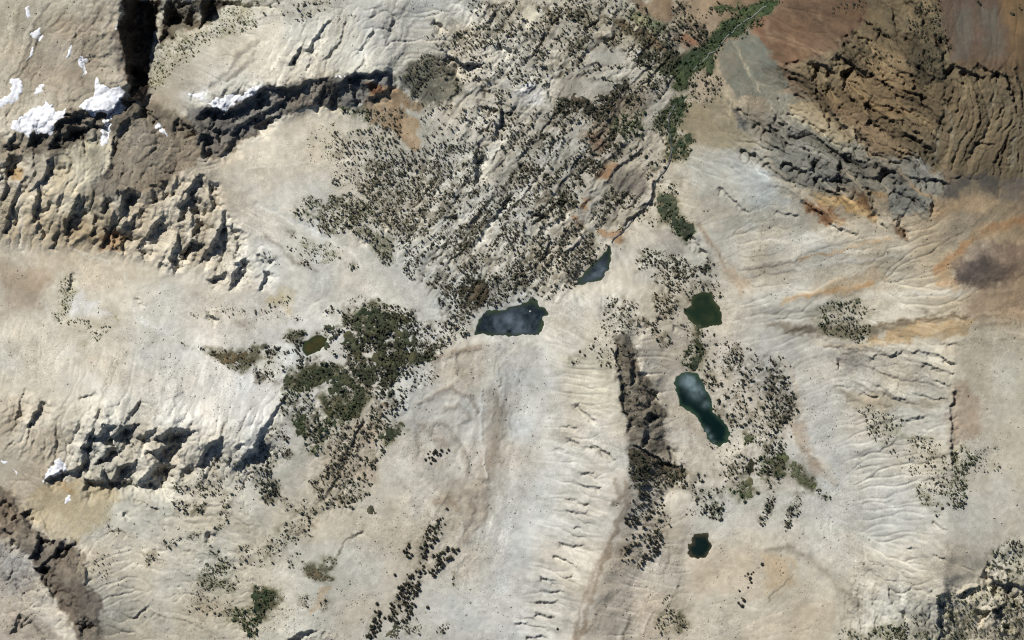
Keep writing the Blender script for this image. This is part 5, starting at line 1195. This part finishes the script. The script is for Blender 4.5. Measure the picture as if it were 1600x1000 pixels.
# ------------------------------------------------------------------ the stream
def ribbon(name, pts, width, mat, **props):
    out = []; P = []
    for a, b in zip(pts[:-1], pts[1:]):
        n = max(2, int(math.hypot(b[0]-a[0], b[1]-a[1])/3))
        for t in np.linspace(0, 1, n, endpoint=False): P.append((a[0]+(b[0]-a[0])*t, a[1]+(b[1]-a[1])*t))
    P = np.array(P)
    P[:, 0] += 3*fbm(P[:, 0], P[:, 1], 18, 300, 2); P[:, 1] += 3*fbm(P[:, 0], P[:, 1], 18, 301, 2)
    T = np.gradient(P, axis=0); T /= np.linalg.norm(T, axis=1)[:, None]
    N = np.stack([-T[:, 1], T[:, 0]], 1)
    co = []
    for s in (-1.0, -0.35, 0.35, 1.0):
        q = P+N*width*0.5*s
        co.append(np.stack([wx(q[:, 0]), wy(q[:, 1]), zat(q[:, 0], q[:, 1])+(1.5 if abs(s) < .5 else 1.1)], 1))
    n = len(P); co = np.concatenate(co)
    f = []
    for k in range(3):
        for i in range(n-1): f.append((k*n+i, k*n+i+1, (k+1)*n+i+1, (k+1)*n+i))
    return obj(name, mesh_np(name, co, np.array(f), mat), **props)
M_STREAM = plain('stream_water_over_pale_gravel', (0.085, 0.09, 0.08), 0.6)
M_STREAM_D = plain('dark_stream_water', (0.03, 0.035, 0.036), 0.5)
ribbon('stream', [(1200,8),(1176,28),(1150,42),(1136,58),(1122,70),(1112,82),(1098,96),(1082,108)], 1.6, M_STREAM, kind='structure', label='thin pale stream winding through the green willow flat')
ribbon('stream', [(1052,165),(1044,180),(1048,196),(1050,225),(1046,248),(1040,262),(1024,285),(1020,305),(1004,324),(990,340),(974,360),(962,372),(955,385)], 2.2, M_STREAM_D, kind='structure', label='dark stream in the narrow gorge above the triangular lake')

# ------------------------------------------------------------------ trees and shrubs
def leaf_template(seed, lobes, leaves, flat=0.8):
    """crown of unit radius: small faceted leaf clumps and loose sprays, base at z=0"""
    r = np.random.default_rng(seed)
    V = []; Fc = []
    octa = np.array([(1,0,0),(-1,0,0),(0,1,0),(0,-1,0),(0,0,1),(0,0,-1)], float)
    of = [(0,2,4),(2,1,4),(1,3,4),(3,0,4),(2,0,5),(1,2,5),(3,1,5),(0,3,5)]
    for k in range(lobes):
        a = r.uniform(0, 2*math.pi); d = 0.62*math.sqrt(r.uniform(0, 1)) if k else 0
        s = r.uniform(0.32, 0.58) if k else r.uniform(.5, .62)
        c = np.array([d*math.cos(a), d*math.sin(a), flat*(0.35+0.75*(1-d)*r.uniform(.5, 1.1))])
        q = r.normal(size=(3, 3)); q, _ = np.linalg.qr(q)
        v = (octa*r.uniform(.7, 1.25, (6, 1)))@q*s*np.array([1, 1, flat])+c
        b = len(V); V.extend(v); Fc.extend([(i+b, j+b, l+b) for i, j, l in of])
    for k in range(leaves):
        a = r.uniform(0, 2*math.pi); d = math.sqrt(r.uniform(0.05, 1.1)); e = r.uniform(0.05, 1.0)
        c = np.array([d*math.cos(a)*(1-.5*e), d*math.sin(a)*(1-.5*e), flat*e*1.15])
        v = c+r.normal(size=(3, 3))*0.2*np.array([1, 1, .6])
        b = len(V); V.extend(v); Fc.append((b, b+1, b+2))
    V = np.array(V); V[:, 2] = np.maximum(V[:, 2], 0.02)
    return V, np.array(Fc)
TPL = [leaf_template(400+k, 3, 9) for k in range(8)]
TPL_S = [leaf_template(500+k, 2, 5, .7) for k in range(6)]

pts_x, pts_y, pts_s, pts_k = [], [], [], []
def scatter(pts, cover, size, clump, seed):
    r = np.random.default_rng(seed)
    P = np.array([p[:2] for p in pts]); a, b = P.min(0), P.max(0)
    q = P-P.mean(0); area = abs(0.5*np.sum(q[:, 0]*np.roll(q[:, 1], -1)-q[:, 1]*np.roll(q[:, 0], -1)))
    n = int(cover*3.0*area/(0.55*size*size))
    ntry = int(n*((b-a).prod()/max(area, 1))*3.6)+8
    x = r.uniform(a[0]-3, b[0]+3, ntry); y = r.uniform(a[1]-3, b[1]+3, ntry)
    fx = x+5*fbm(x, y, 14, 700, 2); fy = y+5*fbm(x, y, 14, 701, 2)
    ok = pip(fx, fy, pts)
    cx, cy = P.mean(0)
    if 610 < cx < 1040 and cy < 490:                     # the valley groves follow the joints of the bedrock
        u = (x*0.62-y*0.79)*0.33; v = x*0.79+y*0.62
        den = 0.42+clump*1.5*fbm(u, v, 11, 716, 3)+clump*0.4*fbm(x, y, 45, 713, 2)
    else: den = 0.5+clump*1.1*fbm(x, y, 15, 710, 3)+clump*0.35*fbm(x, y, 45, 713, 2)
    ok &= r.uniform(0, 1, ntry) < np.clip(den, 0.02, 1)
    for p in BARE: ok &= ~pip(x, y, p)
    ok &= (x > -30) & (x < 1630) & (y > -30) & (y < 1030)
    return x[ok][:n], y[ok][:n], r
occ = {}
def free(x, y, d):
    i, j = int(x//8), int(y//8)
    for a in (-1, 0, 1):
        for b in (-1, 0, 1):
            for (u, v, e) in occ.get((i+a, j+b), ()):
                m = 0.5*(d+e)
                if (u-x)**2+(v-y)**2 < m*m: return False
    return True
def put(x, y, d): occ.setdefault((int(x//8), int(y//8)), []).append((x, y, d))

# single trees, each a thing of its own, in the groves where the photograph shows them apart
def crown_mesh(k):
    V, Fc = leaf_template(600+k, 9, 70, .95)
    V = V*np.array([1, 1, 1.05]); V[:, 2] += 0.18
    tone = albedo((48, 46, 35))*np.array([(1, 1, 1), (1.1, 1.0, .9), (.9, 1.0, .85), (1.15, 1.1, .95), (.85, .85, .9)][k % 5])
    r = np.random.default_rng(k)
    c = tone[None]*r.uniform(.75, 1.3, (len(V), 1))
    return mesh_np('crown', V, Fc, M_LEAF, c, smooth=False)
def trunk_mesh():
    V = []; Fc = []
    def limb(a, b, ra, rb, n=6):
        a = np.array(a, float); b = np.array(b, float); d = (b-a)/np.linalg.norm(b-a)
        u = np.cross(d, (0.3, 0.9, 0.1)); u /= np.linalg.norm(u); w = np.cross(d, u); s = len(V)
        for (c, r_) in ((a, ra), (b, rb)):
            for i in range(n):
                t = 2*math.pi*i/n; V.append(c+r_*(u*math.cos(t)+w*math.sin(t)))
        for i in range(n):
            j = (i+1) % n; Fc.append((s+i, s+j, s+n+j)); Fc.append((s+i, s+n+j, s+n+i))
    limb((0, 0, -.25), (0.03, 0.02, .45), .10, .075); limb((0.03, 0.02, .45), (0, 0, 1.0), .075, .02)
    for k in range(5):
        t = 2.4*k; limb((0.02, 0.01, .35+.1*k), (.5*math.cos(t), .5*math.sin(t), .6+.1*k), .045, .012, 5)
    return mesh_np('trunk', np.array(V), np.array(Fc), M_BARK)
CROWNS = [crown_mesh(k) for k in range(6)]; TRUNK = trunk_mesh()
proto = bpy.data.objects.new('pine_tree', None)
pc = bpy.data.objects.new('crown', CROWNS[0]); pt = bpy.data.objects.new('trunk', TRUNK)
ntree = [0]
def tree(x, y, d, label, group, r):
    o = proto.copy(); COL.objects.link(o)
    s = d*0.52
    o.location = (float(wx(x)), float(wy(y)), float(zat(x, y))-0.1)
    o.scale = (s*r.uniform(.9, 1.1), s*r.uniform(.9, 1.1), s*r.uniform(.9, 1.35)); o.rotation_euler = (0, 0, r.uniform(0, 6.28))
    o['label'] = label; o['category'] = 'tree'; o['group'] = group
    c = pc.copy(); c.data = CROWNS[int(r.integers(0, len(CROWNS)))]; c.parent = o; COL.objects.link(c)
    t = pt.copy(); t.parent = o; COL.objects.link(t)
    put(x, y, d*0.75); ntree[0] += 1
    return o
GROVES = [
 (C(3,1,[(1080,200),(1110,230),(1190,250),(1180,310),(1110,370),(1075,420),(1075,480),(1040,560),(1020,680),(990,780),(940,900),(870,900),(805,880),(840,770),(900,660),(990,540),(1040,430),(1045,310),(1070,290)]), 5.3, 100, 'dark pine in the long diagonal grove on the pale debris', 'pines of the long diagonal grove'),
 (C(3,1,[(1130,450),(1200,400),(1280,415),(1260,475),(1200,510),(1120,610),(1040,605),(1100,520)]), 5.2, 30, 'dark pine in the short row right of the long diagonal grove', 'pines of the short row beside the diagonal grove'),
 (C(3,1,[(755,770),(790,850),(790,900),(740,1000),(670,995),(720,880)]), 5.2, 26, 'dark pine in the narrow row at the bottom edge left of the diagonal grove', 'pines of the row at the bottom edge'),
 (C(3,1,[(925,385),(970,400),(945,500),(908,495)]), 5.0, 9, 'dark pine in the small knot left of the diagonal grove', 'pines of the small knot'),
 (C(2,1,[(1040,875),(1130,800),(1230,820),(1180,835),(1155,900),(1105,890)]), 4.4, 18, 'dark pine in the lone cluster on the rock debris tongue', 'pines of the cluster on the debris tongue'),
 (C(3,2,[(720,70),(800,80),(930,90),(980,220),(945,260),(948,470),(900,470),(850,490),(800,565),(740,525),(680,515),(700,440),(665,380),(730,250),(720,180),(750,130)]), 5.0, 98, 'dark pine in the loose grove left of the round black tarn', 'pines of the grove left of the black tarn'),
 (C(3,2,[(1585,525),(1545,560),(1500,600),(1490,650),(1475,720),(1440,800),(1418,790),(1430,720),(1440,640),(1470,570),(1540,540)]), 4.4, 15, 'dark pine in the thin slanting line right of the black tarn', 'pines of the line right of the black tarn'),
]
for gi, (pts, d, nmax, lb, gr) in enumerate(GROVES):
    x, y, r = scatter(pts, 1.5, d, .7, 900+gi); k = 0
    ys = [p[1] for p in pts]; y0, y1 = min(ys), max(ys); made = []
    for a, b in zip(x, y):
        if k >= nmax or ntree[0] >= 296: break
        dd = d*r.uniform(.55, 1.3)
        if 3 < a < 1597 and 3 < b < 997 and free(a, b, dd*0.62):
            t = (b-y0)/(y1-y0)
            part = ('' if nmax < 40 else 'upper third of ' if t < .33 else 'middle of ' if t < .66 else 'lower third of ')
            made.append(tree(a, b, dd, lb.replace('in the', 'in the '+part+'the', 1) if part else lb, gr, r)); k += 1
    tail = lb.split(' in the ', 1)[1]
    for key, word in ((lambda o: -o.location.y, 'topmost'), (lambda o: o.location.y, 'lowest'), (lambda o: o.location.x, 'leftmost'), (lambda o: -o.location.x, 'rightmost')):
        o = min(made, key=key)
        if 'most' not in o['label'].split()[0] and 'lowest' not in o['label']: o['label'] = word+' dark pine of the '+tail
r1 = np.random.default_rng(5)
for (x, y, d, lb) in [(617, 898, 5, 'lone dark pine on the pale debris left of the diagonal grove'), (698, 795, 5, 'lone dark pine above the top of the diagonal grove'), (668, 949, 5.5, 'lone small pine on the pale debris right of the lower diagonal grove'), (871, 982, 4, 'lone pine on the pale moraine flank at the bottom edge')]:
    tree(x, y, d, lb, 'lone pines on the pale ground', r1)

# everything that grows closer than can be counted
acc = {k: ([], [], [], []) for k in ('tree', 'shrub')}
for vi, (pts, kind, cover, size, clump) in enumerate(VEG):
    x, y, r = scatter(pts, cover, size, clump, 2000+vi)
    for a, b in zip(x, y):
        d = 0.92*size*float(r.choice((.45, .65, .9, 1.25, 1.8), p=(.24, .27, .24, .17, .08)))
        if not free(a, b, d*(0.30 if cover > .4 else 0.42)): continue
        put(a, b, d*(0.7 if cover > .4 else .9))
        A = acc['shrub' if d < 3.4 else 'tree']
        A[0].append(a); A[1].append(b); A[2].append(d); A[3].append(albedo(TONE[kind])*r.uniform(.7, 1.45)*np.array((r.uniform(.9, 1.12), 1, r.uniform(.85, 1.05))))
for k, (pts, c, lb) in enumerate(MEADOWS):
    x, y, r = scatter(pts, 0.5, 4.0, .5, 3000+k)
    for a, b in zip(x, y):
        d = r.uniform(2.4, 4.6)
        if not free(a, b, d*(0.30 if cover > .4 else 0.42)): continue
        put(a, b, d*.8)
        A = acc['shrub']; A[0].append(a); A[1].append(b); A[2].append(d); A[3].append(albedo(c)*r.uniform(.6, 1.3))
def merged(name, A, tpls, hgt, label):
    x, y, d = (np.array(q) for q in A[:3]); col = np.array(A[3]); r = np.random.default_rng(77)
    zz = zat(np.clip(x, 0, W_PX), np.clip(y, 0, H_PX)); t = r.integers(0, len(tpls), len(x)); ang = r.uniform(0, 6.283, len(x)); hh = r.uniform(.8, 1.3, len(x))*hgt
    VV, FF, CC = [], [], []; base = 0
    for k, (V, Fc) in enumerate(tpls):
        m = np.nonzero(t == k)[0]
        if not len(m): continue
        ca, sa = np.cos(ang[m])[:, None], np.sin(ang[m])[:, None]; s = d[m][:, None]*0.56
        vx = (V[None, :, 0]*ca-V[None, :, 1]*sa)*s+wx(x[m])[:, None]; vy = (V[None, :, 0]*sa+V[None, :, 1]*ca)*s+wy(y[m])[:, None]
        vz = V[None, :, 2]*s*hh[m][:, None]+zz[m][:, None]-0.25
        VV.append(np.stack([vx, vy, vz], -1).reshape(-1, 3)); nv = len(V)
        FF.append((Fc[None]+(base+np.arange(len(m))*nv)[:, None, None]).reshape(-1, 3)); base += len(m)*nv
        CC.append(np.repeat(col[m], nv, axis=0)*r.uniform(.7, 1.35, (len(m)*nv, 1)))
    obj(name, mesh_np(name, np.concatenate(VV), np.concatenate(FF), M_LEAF, np.concatenate(CC), smooth=False), kind='stuff', label=label)
merged('pine_wood', acc['tree'], TPL, 1.15, 'thousands of dark pines scattered over the valley and slopes')
merged('shrubs', acc['shrub'], TPL_S, .8, 'low olive and green shrubs over slopes and wet flats')
# loose boulders on scree and moraine
SCREE = [([(640,540),(840,530),(880,640),(850,850),(820,1000),(600,1000),(620,760),(640,650)], .5), ([(230,560),(300,530),(430,560),(440,620),(400,680),(300,665),(230,650)], 1.0), ([(400,960),(440,920),(520,900),(600,1000),(400,1000)], 1.6),
 ([(180,200),(250,190),(310,230),(300,270),(220,300),(140,310)], 1.0), ([(0,0),(190,0),(200,150),(100,180),(0,180)], .45), ([(1250,560),(1340,620),(1360,860),(1460,940),(1330,940),(1250,760)], .8), ([(990,540),(1050,560),(1100,690),(1060,740),(1000,640)], .6),
 ([(0,840),(60,880),(80,1000),(0,1000)], 1.2), ([(900,1000),(980,770),(1100,760),(1250,820),(1300,1000)], .45), ([(0,400),(400,470),(420,560),(0,640)], .35), ([(160,780),(400,760),(480,1000),(160,1000)], .4), ([(1060,240),(1200,260),(1500,350),(1500,500),(1180,500)], .35), ([(250,0),(640,0),(620,110),(300,160)], .35), ([(620,0),(1060,0),(1000,330),(860,470),(640,400)], .5), ([(1500,500),(1600,480),(1600,860),(1480,900)], .3), ([(560,780),(640,760),(600,1000),(540,960)], .9)]
bx_, by_, bs_ = [], [], []
rb = np.random.default_rng(91)
for pts, den in SCREE:
    P = np.array(pts); a, b = P.min(0), P.max(0); n = int((b-a).prod()*0.075*den)
    x = rb.uniform(a[0], b[0], n); y = rb.uniform(a[1], b[1], n)
    ok = pip(x+6*fbm(x, y, 20, 590, 2), y, pts) & (rb.uniform(0, 1, n) < 0.45+0.7*fbm(x, y, 24, 593, 3))
    for _, lp, _ in LAKES: ok &= ~pip(x, y, lp)
    bx_.append(x[ok]); by_.append(y[ok]); bs_.append(0.36+0.5*rb.pareto(3.0, ok.sum()).clip(0, 2.4))
bx_, by_, bs_ = (np.concatenate(q) for q in (bx_, by_, bs_))
cube = np.array([(-1,-1,-1),(1,-1,-1),(1,1,-1),(-1,1,-1),(-.7,-.7,.8),(.7,-.7,.9),(.7,.7,.7),(-.7,.7,1)], float)
cf = np.array([(0,1,5),(0,5,4),(1,2,6),(1,6,5),(2,3,7),(2,7,6),(3,0,4),(3,4,7),(4,5,6),(4,6,7)])
n = len(bx_); V = cube[None]*rb.uniform(.55, 1.15, (n, 8, 1))*rb.uniform(.6, 1.3, (n, 1, 3))*bs_[:, None, None]
ang = rb.uniform(0, 6.283, n)[:, None]
vx = V[..., 0]*np.cos(ang)-V[..., 1]*np.sin(ang)+wx(bx_)[:, None]; vy = V[..., 0]*np.sin(ang)+V[..., 1]*np.cos(ang)+wy(by_)[:, None]
vz = V[..., 2]*0.9+zat(np.clip(bx_, 0, W_PX), np.clip(by_, 0, H_PX))[:, None]+0.25*bs_[:, None]
bcol = np.stack([bilin(ALB[..., k], bx_, by_, DX) for k in range(3)], -1)*rb.uniform(.75, 1.2, (n, 1))
obj('boulders', mesh_np('boulders', np.stack([vx, vy, vz], -1).reshape(-1, 3), (cf[None]+(np.arange(n)*8)[:, None, None]).reshape(-1, 3), M_ROCK, np.repeat(np.clip(bcol, 0, .8), 8, axis=0), smooth=False), kind='stuff', label='loose pale boulders strewn over scree and moraine')
print('BOULDERS', n, 'TRIS', sum(len(m.loops)-2*len(m.polygons) for m in bpy.data.meshes))
print('TREES', ntree[0], len(acc['tree'][0]), len(acc['shrub'][0]), 'Z', Z.min(), Z.max(), 'lakes', [round(l, 1) for l in lake_level])
